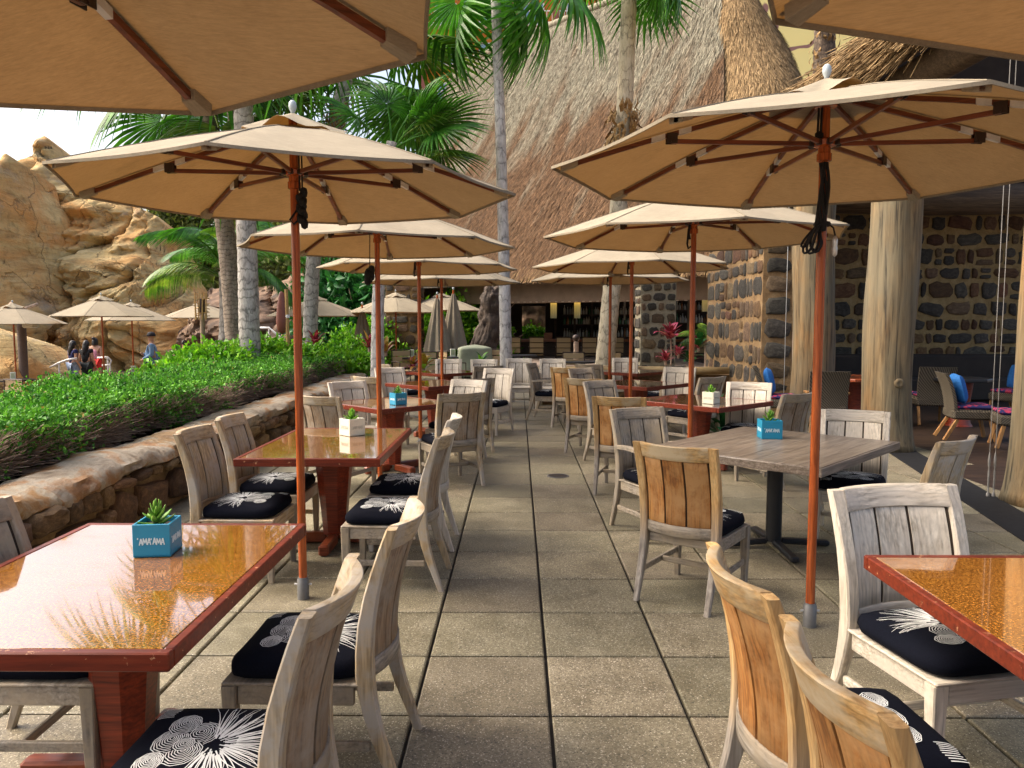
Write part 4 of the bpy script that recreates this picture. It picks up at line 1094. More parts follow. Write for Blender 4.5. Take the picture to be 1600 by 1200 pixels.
def straw(fn, n, L, W, lift, seed, vmin=0.0, vmax=1.0, hang=False):
    r = np.random.default_rng(seed); U = r.uniform(0, 1, n); V = r.uniform(vmin, vmax, n) if not hang else r.uniform(-.004, .02, n)
    vs = np.empty((n, 4, 3))
    e = .02
    for i in range(n):
        u, v = float(U[i]), float(V[i]); p = fn(u, max(v, 0)); q = fn(u, max(v, 0)+e); s = fn(min(u+.01, 1.01), max(v, 0))
        dn = (p-q).normalized(); sd = (s-p).normalized(); nr = sd.cross(dn); 
        if nr.z < 0: nr = -nr
        l = L*r.uniform(.6, 1.3); w_ = W*r.uniform(.5, 1.3); dn2 = (dn+sd*(r.normal()*.16-(.30 if fn is front else .1))+(Vector((0, 0, -.5*r.random())) if hang else Vector((0, 0, 0)))).normalized()
        a = p+nr*.02; b = p+dn2*l+nr*lift*r.uniform(.2, 1.6)
        vs[i] = [a-sd*w_, a+sd*w_, b+sd*w_*.5, b-sd*w_*.5]
    f = np.arange(n*4).reshape(n, 4)
    return vs.reshape(-1, 3), f
v, f = straw(front, 95000, .42, .0105, .06, 1); ob('straw', np_mesh('straw', v, f, TH_GREY), hall, kind='stuff')
v, f = straw(cone, 34000, .42, .011, .06, 2); ob('straw', np_mesh('straw', v, f, TH_GOLD), hall, kind='stuff')
v, f = straw(front, 4500, .34, .02, .05, 3, hang=True); v2, f2 = straw(cone, 2200, .34, .02, .05, 4, hang=True)
v3, f3 = cat([(v, f), (v2, f2)]); ob('eave_fringe', np_mesh('eave_fringe', v3, f3, TH_GOLD), hall, kind='stuff')
DARKW = M_wood('dark_timber', (.05, .032, .022), (.095, .062, .042), (.14, .095, .065), 'x')
FASC = M_plain('brown_fascia', (.17, .115, .075), .7, var=.15, scale=4)
i0, i1 = E0-nv*.75+dv*.5, E1-nv*.75+dv*1.2
ob('fascia', bar((i0.x, i0.y, 2.58), (i1.x, i1.y, 2.50), .16, .62, .02).mesh('fascia', FASC), hall)
ob('eave_lights', merge(*[MB().box(tuple(i0.lerp(i1, k/60)+nv*.10+Vector((0, 0, 2.36-i0.z-(.3*k/60)*.2))), (.07, .03, .025)) for k in range(22, 60)]).mesh('eave_lights', M_plain('pale_trim', (.5, .42, .33), .5)), hall)
# ------------------------------------------------------------------ bar under the hall
bar_b = thing('bar_room', 'dark open-fronted bar room with bottle shelves beneath the thatched eave', 'bar', (0, 0, 0))
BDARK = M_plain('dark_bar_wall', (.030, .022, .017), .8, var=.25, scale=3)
BW = M_wood('bar_counter_wood', (.16, .05, .018), (.30, .10, .035), (.42, .16, .06), 'x', rough=.35)
def wallpx(x0, x1, y0, y1, Y, th, mat, name, parent):
    a, b = at(x0, y1, Y), at(x1, y0, Y)
    return ob(name, MB().box(((a.x+b.x)/2, Y+th/2, (a.z+b.z)/2), (b.x-a.x, th, b.z-a.z)).mesh(name, mat), parent)
YB = 30.5
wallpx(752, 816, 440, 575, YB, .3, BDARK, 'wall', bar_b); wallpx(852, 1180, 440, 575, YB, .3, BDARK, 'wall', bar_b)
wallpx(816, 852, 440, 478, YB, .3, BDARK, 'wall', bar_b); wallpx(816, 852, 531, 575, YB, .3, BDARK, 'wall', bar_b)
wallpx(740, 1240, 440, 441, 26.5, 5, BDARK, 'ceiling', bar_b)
wallpx(740, 1180, 585, 590, 18.0, 13, DECKM, 'floor_slab', bar_b)
for px in (868, 898, 925, 945): wallpx(px-2, px+2, 445, 575, YB-.35, .1, DARKW, 'shelf_post', bar_b)
SHX = ((880, 1000, 492), (880, 1000, 507.5), (880, 1000, 527), (1056, 1110, 505), (1056, 1110, 485))
for a, b, y in SHX: wallpx(a, b, y-.8, y+.8, YB-.4, .35, DARKW, 'bottle_shelf', bar_b)
wallpx(800, 1110, 530, 534, 27.4, .7, BW, 'counter_top', bar_b); wallpx(800, 1110, 534.5, 570, 27.75, .3, DARKW, 'counter_panel', bar_b)
wallpx(850, 863, 520, 531, 27.6, .3, BW, 'bar_caddy', bar_b)
wallpx(1075, 1082, 440, 575, 24, .25, M_plain('grey_post', (.13, .12, .10), .7), 'post', bar_b)
wallpx(975, 978, 440, 500, 25, .1, M_plain('grey_post2', (.2, .19, .17), .7), 'hanging_post', bar_b)
GL = []
for nm, c in (('clear_bottle', (.55, .58, .58)), ('amber_bottle', (.35, .14, .03)), ('green_bottle', (.04, .16, .06)), ('white_label_bottle', (.65, .62, .55))):
    GL.append(M_plain(nm, c, .12, 0, .8, .05))
BOT = [MB().lathe([(.001, 0), (.04, 0), (.042, .02), (.042, .19), (.03, .23), (.014, .26), (.014, .31), (.016, .31), (.016, .33), (.001, .33)], 8).mesh('bottle', GL[0], 50),
       MB().lathe([(.001, 0), (.05, 0), (.05, .14), (.045, .17), (.016, .21), (.016, .27), (.001, .27)], 8).mesh('bottle', GL[0], 50)]
rg = random.Random(5); bn = ('clear', 'amber', 'green', 'pale-labelled'); row_n = ('upper', 'middle', 'lower', 'middle', 'upper')
for si, (a, b, y) in enumerate(SHX):
    px = a+2
    while px < b-2:
        if not (941 < px < 949):
            g = rg.randrange(4) if rg.random() < .6 else rg.choice((0, 3)); p = at(px, y-.8, YB-.22)
            tag(ob('bottle', rg.choice(BOT), None, p, scale=[rg.uniform(.85, 1.15)]*3, mat=GL[g]),
                '%s bottle standing on the %s back-bar shelf %s the stone pillar' % (bn[g], row_n[si], 'left of' if si < 3 else 'right of'), 'bottle', '%s bottles on the %s %s shelf' % (bn[g], row_n[si], 'left' if si < 3 else 'right'))
        px += rg.uniform(3.4, 5.2)
LAMP = NT('lit_paper_lamp'); zc = LAMP.n('SeparateXYZ'); LAMP.l(LAMP.coord(), zc.inputs[0])
em = LAMP.ramp(LAMP.math('ADD', LAMP.math('MULTIPLY', zc.outputs[2], 1.2), .35), [(0, (.05, .045, .02)), (.45, (.25, .17, .04)), (.72, (1, .55, .07)), (1, (.5, .3, .06))])
LAMP.l(em, LAMP.b.inputs['Emission Color']); LAMP.b.inputs['Emission Strength'].default_value = .45; LAMP.b.inputs['Base Color'].default_value = (.45, .40, .25, 1)
for px, py, Y, lab in ((865, 482, 27, 'left of the two glowing amber cylinder lamps over the bar'), (902, 482, 27, 'right of the two glowing amber cylinder lamps over the bar'), (1103, 468, 22, 'glowing amber cylinder lamp near the big stone pier')):
    c = at(px, py, Y); t = thing('pendant_lamp', lab, 'lamp', c, 0, 'amber pendant lamps in the bar')
    ob('lamp_shade', MB().lathe([(.10, -.34), (.11, -.34), (.11, .34), (.10, .34)], 16).mesh('lamp_shade', LAMP.m, 40), t)
    ob('hanging_rod', MB().tube([(0, 0, .34), (0, 0, .9)], .012, 6).mesh('hanging_rod', BLACKM), t)
bush('window_shrub', 'green shrub seen through the opening at the back of the bar', 'shrub', at(834, 540, 34), .9, .5, .55, 600, .2, .13, BRIGHT, 90, k=4)
t = thing('pink_rock', 'pinkish rock face seen through the opening at the back of the bar', 'rock')
ob('rock', MB().grid(lambda u, v: tuple(at(800+70*u, 545-80*v, 36)+Vector((0, .4*noise.fractal(Vector((u*3, v*3, 2)), 1, 2, 4), 0))), 24, 24).mesh('rock', REDROCK, True), t)
# stone pillars
def pillar(name, label, x0, x1, y0, y1, z1, mats, mort, mw, rh, seed, faces='FL', gap=.03, depth=.03, flare=0.0):
    t = thing(name, label, 'stone pillar')
    mb = MB(); secs = []
    for z in (-.1, .25, .8, z1):
        e = flare*max(0, 1-z/.9); secs.append([(x0-e, y0-e, z), (x1+e, y0-e, z), (x1+e, y1, z), (x0-e, y1, z)])
    ob('mortar_core', mb.sweep(secs).mesh('mortar_core', mort), t)
    if 'F' in faces: stone_face(t, (x0, y0, 0), (1, 0, 0), (0, -1, 0), x1-x0, z1, mw, rh, mats, seed, depth, gap, z0=.02)
    if 'L' in faces: stone_face(t, (x0, y1, 0), (0, -1, 0), (-1, 0, 0), y1-y0, z1, mw, rh, mats, seed+1, depth, gap, z0=.02)
    if 'R' in faces: stone_face(t, (x1, y0, 0), (0, 1, 0), (1, 0, 0), y1-y0, z1, mw, rh, mats, seed+2, depth, gap, z0=.02)
    return t
MIXST = [BASALT, BASALT, BASALT, BROWNST, BROWNST, RUSTST]
GREYMORT = M_stone('greyish_mortar', [(.20, .17, .11), (.33, .29, .20), (.44, .39, .28)], 6, var=(1, 1), bump=.8)
a, b = at(1001, 500, 17.5), at(1056, 500, 17.5)
pillar('stone_pillar', 'grey and brown lava stone pillar at the front of the bar behind the red cordylines', a.x, b.x, 17.5, 18.3, 3.4, [BASALT, BASALT, BROWNST], GREYMORT, .27, .24, 31, 'FL')
a, b = at(603, 500, 24), at(656, 500, 24)
pillar('stone_pillar', 'dark stone pillar with a tan side behind the pale far palm trunk', a.x, b.x, 24, 25, 3.2, [BASALT, BROWNST], GROUT_D, .34, .3, 41, 'FLR')
a = at(1191, 500, 13.2); b = at(1238, 500, 13.2)
pier = pillar('stone_pier', 'massive pier of dark lava stones in yellow mortar beside the log column', a.x, b.x, 13.2, 17.0, 4.6, MIXST, MORTAR, .48, .34, 51, 'L', .008, flare=.10)
z = .03; rg = random.Random(8)
while z < 4.5:
    h = rg.uniform(.27, .42); o = ob('quoin', rg.choice(STN), pier, mat=rg.choice([BASALT, BASALT, BROWNST])); wq = (b.x-a.x)*rg.uniform(.86, .98)
    q = Matrix(((1, 0, 0), (0, 0, 1), (0, -1, 0))).transposed().to_4x4(); q = Matrix.Rotation(pi/2, 4, 'X') @ Matrix.Diagonal((wq, h-.05, .05, 1)); q.translation = Vector(((a.x+b.x)/2, 13.2, z+h/2)); o.matrix_local = q
    z += h
# rough lava column by the bar
t = thing('rough_column', 'rough dark bark-like column leaning in front of the bar entrance', 'column', at(760, 585, 22))
T0 = at(760, 585, 22); top = at(770, 440, 22)
ob('column', MB().tube([Vector((-.55, 0, -.3)), Vector((-.25, 0, .3)), Vector((.0, 0, 1.0)), Vector((.18, 0, 1.6)), Vector((.2, 0, 2.6))], [.62, .45, .36, .34, .4], 18).mesh('column', M_stone('rough_lava', [(.015, .011, .008), (.045, .033, .023), (.095, .072, .05)], 3.5, bump=1.0), True), t)
t.children[0].modifiers.new('subdivision', 'SUBSURF').levels = 3; t.children[0].modifiers[0].render_levels = 3
tx = bpy.data.textures.new('lava_relief', 'CLOUDS'); tx.noise_scale = .22
m = t.children[0].modifiers.new('relief', 'DISPLACE'); m.texture = tx; m.strength = .28; m.texture_coords = 'LOCAL'

# ------------------------------------------------------------------ covered dining room on the right
LOG = M_wood('pale_log', (.055, .033, .014), (.20, .135, .06), (.31, .225, .115), 'z', rough=.8, fig=.75, stain=(.165, .14, .095), bump=.7)
def M_log():
    t = NT('weathered_log'); g = t.noise(t.coord((9, 9, .7), rnd=30), 1.6, 7, .65, .8); cr = t.noise(t.coord((20, 20, .9), rnd=30), 1.0, 5, .6, .4); bl = t.noise(t.coord((1.5, 1.5, .5), rnd=30), 1.6, 4)
    col = t.ramp(g, [(.30, (.075, .044, .018)), (.48, (.19, .125, .055)), (.68, (.31, .215, .105))])
    col = t.mix(t.ramp(bl, [(.40, 0.0), (.62, .8)]), col, (.155, .135, .085))
    col = t.mix(t.ramp(bl, [(.28, .8), (.42, 0.0)]), col, (.30, .15, .045))
    col = t.mix(.9, col, t.ramp(cr, [(.33, .12), (.43, .8), (.55, 1.0)]), 'MULTIPLY')
    t.bump(cr, .8, .02); return t.fin(col, .8)
LOG = M_log()
LOGX = M_wood('beam_log', (.05, .03, .015), (.11, .07, .035), (.17, .115, .06), 'x', rough=.75, fig=.6, bump=.5)
room = thing('dining_pavilion', 'thatched open dining pavilion with log rafters along the right side', 'pavilion', (0, 0, 0))
e_ = at(1345, 112, 9.6); xe, ze = e_.x, e_.z
sl_ = tan(rad(36)); y0r, y1r = 3.2, 18.5
def under(u, v):
    y = y1r+(y0r-y1r)*u; x = xe+.25+9.0*v; return Vector((x, y, ze+.1+(x-xe)*sl_+.06*noise.noise(Vector((x*.8, y*.8, 0)))))
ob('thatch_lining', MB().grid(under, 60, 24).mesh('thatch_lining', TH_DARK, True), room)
ob('thatch_roof', MB().add([(xe+.02, y0r, ze+.42), (xe+.02, y1r, ze+.42), (xe+9.3, y1r, ze+.5+9.3*sl_), (xe+9.3, y0r, ze+.5+9.3*sl_)], [(3, 2, 1, 0)]).mesh('thatch_roof', TH_GREY), room)
ob('thatch_edge', MB().add([(xe+.02, y0r, ze+.42), (xe+.02, y1r, ze+.42), (xe+.25, y1r, ze+.1), (xe+.25, y0r, ze+.1)], [(0, 1, 2, 3)]).mesh('thatch_edge', TH_GOLD), room)
r = np.random.default_rng(12)
def strands(n, gen):
    A = np.empty((n, 3)); B = np.empty((n, 3))
    for i in range(n): A[i], B[i] = gen()
    return A, B
def gen_edge():
    y = r.uniform(y0r, y1r); h = r.uniform(0, 1); a = Vector((xe+.02+.3*(1-h), y, ze+.08+.36*h)); l = r.uniform(.25, .6)
    return a, a+Vector((-l*.75+.08*r.normal(), .10*r.normal(), -l*.62+.06*r.normal()))
A, B = strands(9000, gen_edge); ob('eave_fringe', np_mesh('eave_fringe', *twig_arrays(A, B, .009), TH_GOLD), room, kind='stuff')
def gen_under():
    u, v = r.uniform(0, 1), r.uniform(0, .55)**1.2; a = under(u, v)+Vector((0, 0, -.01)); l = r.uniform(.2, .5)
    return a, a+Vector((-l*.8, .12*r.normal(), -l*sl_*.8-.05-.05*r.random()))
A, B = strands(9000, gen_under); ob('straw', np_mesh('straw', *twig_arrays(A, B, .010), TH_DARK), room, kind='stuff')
for k in range(11):
    y = 4.0+1.35*k; ob('rafter', MB().tube([(xe+.5, y, ze+.02+.3*sl_), (xe+4, y+.03, ze-.06+4*sl_), (xe+7.4, y, ze-.06+7.4*sl_)], [.075, .085, .09], 10).mesh('rafter', LOGX, True), room)
for k in range(3): ob('purlin', MB().tube([(xe+1.2+2*k, y0r, ze-.2+(1.2+2*k)*sl_), (xe+1.2+2*k, y1r, ze-.2+(1.2+2*k)*sl_)], .09, 10).mesh('purlin', LOGX, True), room)
ob('eave_beam', MB().tube([(4.72, 4, 4.45), (4.70, 10, 4.5), (4.72, 17, 4.45)], .2, 14).mesh('eave_beam', LOGX, True), room)
ob('tie_beam', MB().tube([(4.8, 15.6, 4.12), (8, 15.6, 4.05), (13.5, 15.6, 4.1)], [.28, .31, .28], 14).mesh('tie_beam', LOGX, True), room)
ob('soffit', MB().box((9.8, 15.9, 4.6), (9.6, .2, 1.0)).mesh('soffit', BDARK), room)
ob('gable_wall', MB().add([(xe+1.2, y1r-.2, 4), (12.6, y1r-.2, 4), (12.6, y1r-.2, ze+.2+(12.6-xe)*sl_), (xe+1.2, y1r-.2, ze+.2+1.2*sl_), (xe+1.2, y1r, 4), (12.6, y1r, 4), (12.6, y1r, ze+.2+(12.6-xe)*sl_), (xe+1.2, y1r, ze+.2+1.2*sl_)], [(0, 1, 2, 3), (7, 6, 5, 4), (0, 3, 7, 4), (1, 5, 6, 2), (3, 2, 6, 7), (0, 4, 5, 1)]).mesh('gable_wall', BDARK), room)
iw = thing('stone_wall', 'back wall of the dining pavilion in dark lava stones set in yellow mortar', 'wall', (0, 0, 0))
a, b = at(1296, 500, 16.5), 12.0
MORT2 = M_stone('ochre_mortar', [(.22, .155, .06), (.34, .245, .10), (.44, .335, .16)], 6, var=(1, 1), bump=.8)
ob('mortar_core', MB().box(((a.x+b)/2, 16.65, 2.5), (b-a.x, .3, 5.2)).mesh('mortar_core', MORT2), iw)
stone_face(iw, (a.x, 16.5, 0), (1, 0, 0), (0, -1, 0), b-a.x-.2, 4.1, .40, .34, [BASALT, BASALT, BROWNST, RUSTST], 61, .035, .03, z0=.8)
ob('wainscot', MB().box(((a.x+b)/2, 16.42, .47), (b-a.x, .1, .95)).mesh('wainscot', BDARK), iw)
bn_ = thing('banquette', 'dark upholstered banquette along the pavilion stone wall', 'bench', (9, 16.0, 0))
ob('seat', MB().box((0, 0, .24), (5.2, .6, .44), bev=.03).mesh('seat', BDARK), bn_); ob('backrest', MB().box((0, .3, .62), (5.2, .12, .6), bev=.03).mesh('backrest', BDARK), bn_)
def log_column(x, y, r_, h, label, seed, knot=None):
    t = thing('log_column', label, 'log column', (x, y, 0), 0, 'log columns of the dining pavilion'); secs = []; n = 40
    for i in range(46):
        z = h*i/45; R_ = r_*(1.0+.22*math.exp(-z/.25)+.05*noise.noise(Vector((seed, z*.6, 0)))); ring = []
        for k in range(n):
            th = 2*pi*k/n; d = 1+.10*noise.noise(Vector((cos(th)*1.6+seed, sin(th)*1.6, z*.35)))+.035*noise.noise(Vector((cos(th)*7+seed, sin(th)*7, z*.9)))+.02*noise.noise(Vector((cos(th)*18, sin(th)*18+seed, z*1.3)))
            ring.append((cos(th)*R_*d+.06*noise.noise(Vector((seed+5, z*.5, 0))), sin(th)*R_*d, z))
        secs.append(ring)
    ob('log', MB().sweep(secs).mesh('log', LOG, True), t)
    if knot: ob('knot', MB().lathe([(.13, -.12), (.095, -.05), (.055, .005), (.035, .018), (.022, .008), (.004, .012)], 12, Matrix.Translation((knot[0], -r_*.99, knot[1])) @ Matrix.Rotation(pi/2, 4, 'X')).mesh('knot', LOG, True), t)
    return t
log_column(4.70, 9.75, .295, 4.4, 'thick pale log column with a knot low on its front, middle of the pavilion columns', 3, (.0, .86))
log_column(4.66, 12.2, .31, 4.4, 'pale log column standing against the stone pier', 8)
log_column(4.72, 6.75, .30, 4.4, 'orange-toned log column cut by the right edge of the photo', 14)
CABLE = M_plain('steel_cable', (.30, .29, .27), .5, .5)
t = thing('cable_pair', 'pair of thin steel cables with turnbuckles anchored to the pavilion floor', 'cable', (0, 0, 0))
for px in (1543, 1552):
    p = at(px, 780, 7.0); g_ = Vector((p.x, p.y, 0)); ob('cable', MB().tube([g_+Vector((0, 0, .42)), g_+Vector((.01, 0, 4.4))], .0033, 6).mesh('cable', CABLE), t)
    ob('turnbuckle', MB().lathe([(.005, 0), (.016, .01), (.016, .03), (.005, .05), (.009, .1), (.009, .24), (.005, .27), (.012, .30), (.012, .36), (.004, .42)], 10, Matrix.Translation(g_)).mesh('turnbuckle', CABLE, 40), t)
t = thing('thin_cable', 'single thin cable hanging down the corner of the stone pier', 'cable', (0, 0, 0))
p = at(1225, 600, 12.9); ob('cable', MB().tube([(p.x, p.y, .2), (p.x, p.y, 4.3)], .005, 6).mesh('cable', STEEL), t)

# ------------------------------------------------------------------ far hotel buildings
ORANGE = M_plain('orange_stucco', (.62, .22, .035), .8, var=.06, scale=.5); YELL = M_plain('yellow_stucco', (.72, .50, .13), .8, var=.06, scale=.5)
GLASSY = M_plain('blue_window', (.22, .36, .52), .15, 0, .8, .1); WTRIM = M_plain('white_trim', (.74, .72, .70), .6); MAROON = M_plain('maroon_post', (.20, .06, .045), .7)
def hotel(x0, x1, y0, ytop, Y, wall, label, storey=56):
    t = thing('hotel_building', label, 'building'); a, b = at(x0, y0, Y), at(x1, ytop, Y)
    ob('wall', MB().box(((a.x+b.x)/2, Y+4, (a.z+b.z)/2), (b.x-a.x, 8, b.z-a.z)).mesh('wall', wall), t)
    W = b.x-a.x; nb = max(2, int(W/3.2)); nf = max(1, int((b.z-a.z)/3.0)); bw = W/nb
    wm = MB().box((0, -.03, 0), (1.5, .1, 1.7)).mesh('window', GLASSY); fm = merge(*[MB().box(c, d) for c, d in (((0, -.06, .9), (1.7, .16, .1)), ((0, -.06, -.9), (1.7, .16, .1)), ((-.8, -.06, 0), (.1, .16, 1.7)), ((.8, -.06, 0), (.1, .16, 1.7)), ((0, -.05, 0), (.06, .14, 1.7)))]).mesh('frame', WTRIM)
    rm = merge(MB().box((0, -.75, .35), (bw*.86, .06, .08)), MB().box((0, -.75, -.5), (bw*.86, .06, .08)), *[MB().box((-bw*.42+bw*.84*q/7, -.75, -.1), (.04, .04, .8)) for q in range(8)]).mesh('balcony_rail', WTRIM)
    sm = MB().box((0, -.4, -.62), (bw*.9, .8, .12)).mesh('balcony_slab', WTRIM)
    for f_ in range(nf):
        for k in range(nb):
            p = (a.x+bw*(k+.5), Y, a.z+3.0*(f_+.5))
            if not (-30 < 800+FPX*(p[0]/Y) < 1630): continue
            o = ob('window', wm, t, p); ob('frame', fm, o); ob('balcony_slab', sm, t, (p[0], p[1], p[2]-.3)); ob('balcony_rail', rm, t, (p[0], p[1], p[2]-.25))
    for k in range(nb+1): ob('post', MB().box((a.x+bw*k, Y-.5, (a.z+b.z)/2), (.35, .9, b.z-a.z)).mesh('post', MAROON), t)
    return t
hotel(665, 1075, 300, -90, 62, ORANGE, 'orange hotel with blue windows and white balcony rails behind the thatched roof')
hotel(372, 486, 470, 322, 64, YELL, 'yellow-orange hotel wing glimpsed between the leaning palms')
MUR = NT('yellow_mural_wall'); v = MUR.coord((.30, .30, .22)); nz = MUR.n('TexNoise'); nz.inputs['Scale'].default_value = 1.3; MUR.l(v, nz.inputs['Vector'])
ad = MUR.n('VectorMath', operation='ADD'); MUR.l(v, ad.inputs[0]); MUR.l(nz.outputs['Color'], ad.inputs[1])
vo = MUR.n('TexVoronoi', feature='DISTANCE_TO_EDGE'); vo.inputs['Scale'].default_value = 1.15; MUR.l(ad.outputs[0], vo.inputs['Vector'])
MUR.fin(MUR.ramp(vo.outputs['Distance'], [(.0, (.25, .13, .11)), (.045, (.25, .13, .11)), (.055, (.78, .66, .26)), (1, (.82, .72, .30))]), .8)
t = thing('mural_building', 'pale yellow building wall painted with brown branching lines behind the pavilion roof', 'building'); a, b = at(1150, 420, 46), at(1520, -60, 46)
ob('wall', MB().box(((a.x+b.x)/2, 48, (a.z+b.z)/2), (b.x-a.x, 4, b.z-a.z)).mesh('wall', MUR.m), t)
ob('parapet', MB().box(((a.x+b.x)/2, 48, b.z+.3), (b.x-a.x+.4, 4.4, .6)).mesh('parapet', WTRIM), t)
# ------------------------------------------------------------------ terrace furniture
N1 = (-1, 0); P1_ = (1, 0)
def deg(a): return rad(a)
table(-1.375, 2.57, .94, 1.30, 0, 'nearest left table with glossy gold top and chipped red edge under the large blue planter')
table(-1.335, 5.50, .93, 1.44, 0, 'second left table with a glossy amber top, holding the cream planter')
table(-1.36, 8.27, 1.02, 1.02, deg(45), 'third left table set cornerwise, holding the small blue planter')
table(-1.20, 10.95, 1.0, 1.0, deg(45), 'fourth left table set cornerwise, bare glossy top')
table(-1.28, 13.55, 1.0, 1.0, deg(45), 'farthest left table set cornerwise in front of the far pair of pale chairs')
table(1.76, 2.10, .96, 1.38, 0, 'nearest right table with amber speckled top and red edge, cut by the photo edge')
table(1.83, 5.40, 1.40, 1.18, deg(47), 'grey wood-grain table on a black post holding the bright blue planter', 'grey')
table(2.02, 8.50, 1.05, 1.2, deg(42), 'dark-topped red-edged table on the right holding the cream planter', 'dark')
table(1.72, 10.95, 1.05, 1.05, deg(45), 'dark-topped table beyond the cream planter on the right, behind the umbrella pole', 'dark')
table(2.02, 13.75, 1.05, 1.05, deg(45), 'farthest right table with red edge in front of the log rail', 'dark')
planter(-1.345, 2.80, deg(6), 'blue', 'blue planter with white lettering and a green succulent on the nearest left table', .132)
planter(-1.27, 5.82, deg(47), 'cream', 'cream planter with faded lettering on the second left table', .14)
planter(-1.26, 8.02, deg(38), 'blue', 'small blue planter on the third left table', .135)
planter(1.875, 5.68, deg(-4), 'blue', 'bright blue planter with white lettering on the grey right table', .15, 1.05)
planter(2.06, 8.16, deg(46), 'cream', 'cream planter on the dark right table beside the umbrella pole', .135)

# left row
chair(-.83, 1.96, -1, .02, 'pale', 'nearest left aisle chair, back to the walkway at the bottom edge of the photo', 0)
chair(-.755, 2.71, -1, .02, 'pale', 'second left aisle chair, tucked at the far end of the nearest left table', 0)
chair(-1.655, 2.70, 1, 0, 'grey', 'chair on the wall side of the nearest left table, cut by the left edge', 1)
chair(-.81, 4.70, -1, .03, 'pale', 'first aisle chair at the second left table with a pale curved back', 0)
chair(-.82, 5.50, -1, 0, 'bleach', 'second aisle chair at the second left table, half hidden by the one before', 1)
chair(-1.73, 4.84, 1, -.02, 'sand', 'tan slatted chair on the wall side of the second left table, nearer of two', 1)
chair(-1.75, 5.52, 1, 0, 'sand', 'tan slatted chair on the wall side of the second left table, farther of two', 1)
chair(-.70, 7.68, -.47, .88, 'brown', 'brown-slatted chair with its back to the walkway at the small blue planter table', 0)
chair(-1.71, 7.38, .42, .91, 'pale', 'chair at the near left corner of the small blue planter table', 1)
chair(-1.74, 8.58, .69, -.72, 'bleach', 'pale armchair beyond the small blue planter table, by the low wall', None, True)
chair(-.74, 8.80, -.47, -.88, 'bleach', 'pale bluish chair facing the camera at the far corner of the small blue planter table', 1)
chair(-.66, 9.68, -.45, .9, 'brown', 'brown chair with its back to the walkway at the fourth left table', 0)
chair(-1.75, 9.95, .5, .85, 'pale', 'wall-side near chair of the fourth left table', 1)
chair(-1.75, 11.35, .6, -.8, 'bleach', 'pale chair facing the camera on the wall side of the fourth left table', 1)
chair(-.42, 11.15, -.4, -.9, 'bleach', 'bleached chair facing the camera beside the walkway at the fourth left table', 1)
chair(-.62, 12.4, -.45, .9, 'grey', 'grey chair with its back to the walkway at the farthest left table', 0)
chair(-1.30, 14.05, 0, -1, 'bleach', 'left of the two pale blue-white chairs facing the camera at the farthest left table', 1)
chair(-.63, 13.95, 0, -1, 'bleach', 'right of the two pale blue-white chairs facing the camera at the farthest left table', 1)
chair(-1.95, 12.9, .7, .5, 'pale', 'chair beside the low wall at the farthest left table', 1)
# end of the walkway
chair(.02, 14.35, 0, -1, 'bleach', 'bleached armchair without cushion facing down the middle of the walkway', None, True)
chair(.62, 14.2, -.12, -1, 'bleach', 'bleached armchair right of the walkway end, partly behind a grey chair', None, True)
# right row
chair(.955, 2.10, 1, .06, 'warm', 'honey-coloured chair at the nearest right table, farther of the two at the bottom edge', 0)
chair(.975, 1.50, 1, .04, 'warm', 'honey-coloured chair at the bottom edge with its printed cushion in full view', 1)
chair(1.62, 2.78, .20, -.98, 'bleach', 'bleached grey chair facing the camera at the end of the nearest right table', 1).scale = (1.17, 1.04, 1)
chair(1.07, 4.50, .59, .81, 'warm', 'orange-slatted chair with its back to the camera at the grey table', 0)
chair(1.09, 5.76, .42, -.91, 'grey', 'weathered grey armchair on the walkway side of the grey table', 1, True)
chair(2.46, 5.60, -.42, -.91, 'bleach', 'bleached chair facing the camera across the grey table behind the umbrella pole', 0)
chair(2.36, 4.74, -.62, .78, 'sand', 'sand-toned chair on the pavilion side of the grey table', 1)
chair(1.03, 7.34, .30, .95, 'warm', 'orange-slatted chair with its back to the camera at the dark cream planter table', 0)
chair(1.16, 8.72, .6, -.8, 'grey', 'grey chair behind the orange one at the dark cream planter table', 1)
chair(2.50, 8.42, -.40, -.91, 'bleach', 'pale slatted chair facing the camera behind the dark cream planter table', 0)
chair(2.52, 7.66, -.55, .83, 'brown', 'brown chair on the pavilion side of the dark cream planter table', 1)
chair(.93, 9.66, .40, .92, 'warm', 'slim honey-backed chair beside the walkway at the table beyond the cream planter', 0)
chair(1.15, 11.2, .6, -.8, 'grey', 'grey chair facing the camera at the table beyond the cream planter', 1)
chair(2.32, 11.4, -.45, -.9, 'bleach', 'bleached chair facing the camera at the table before the log rail', 1)
chair(2.24, 9.9, -.6, .8, 'brown', 'shaded brown chair right of the second umbrella pole', 1)
chair(.86, 12.0, .38, .92, 'warm', 'farthest honey-backed chair beside the walkway', 0)
chair(.55, 12.75, .9, -.3, 'grey', 'grey armchair beside the farthest honey-backed chair', 1, True)
chair(2.06, 14.55, -.05, -1, 'bleach', 'cream chair facing the camera at the farthest right table', 1)
chair(2.30, 12.5, -.6, .75, 'brown', 'dark brown chair in front of the red cordylines', 1)
chair(1.35, 12.95, .5, .8, 'grey', 'grey chair tucked at the near side of the farthest right table', 0)

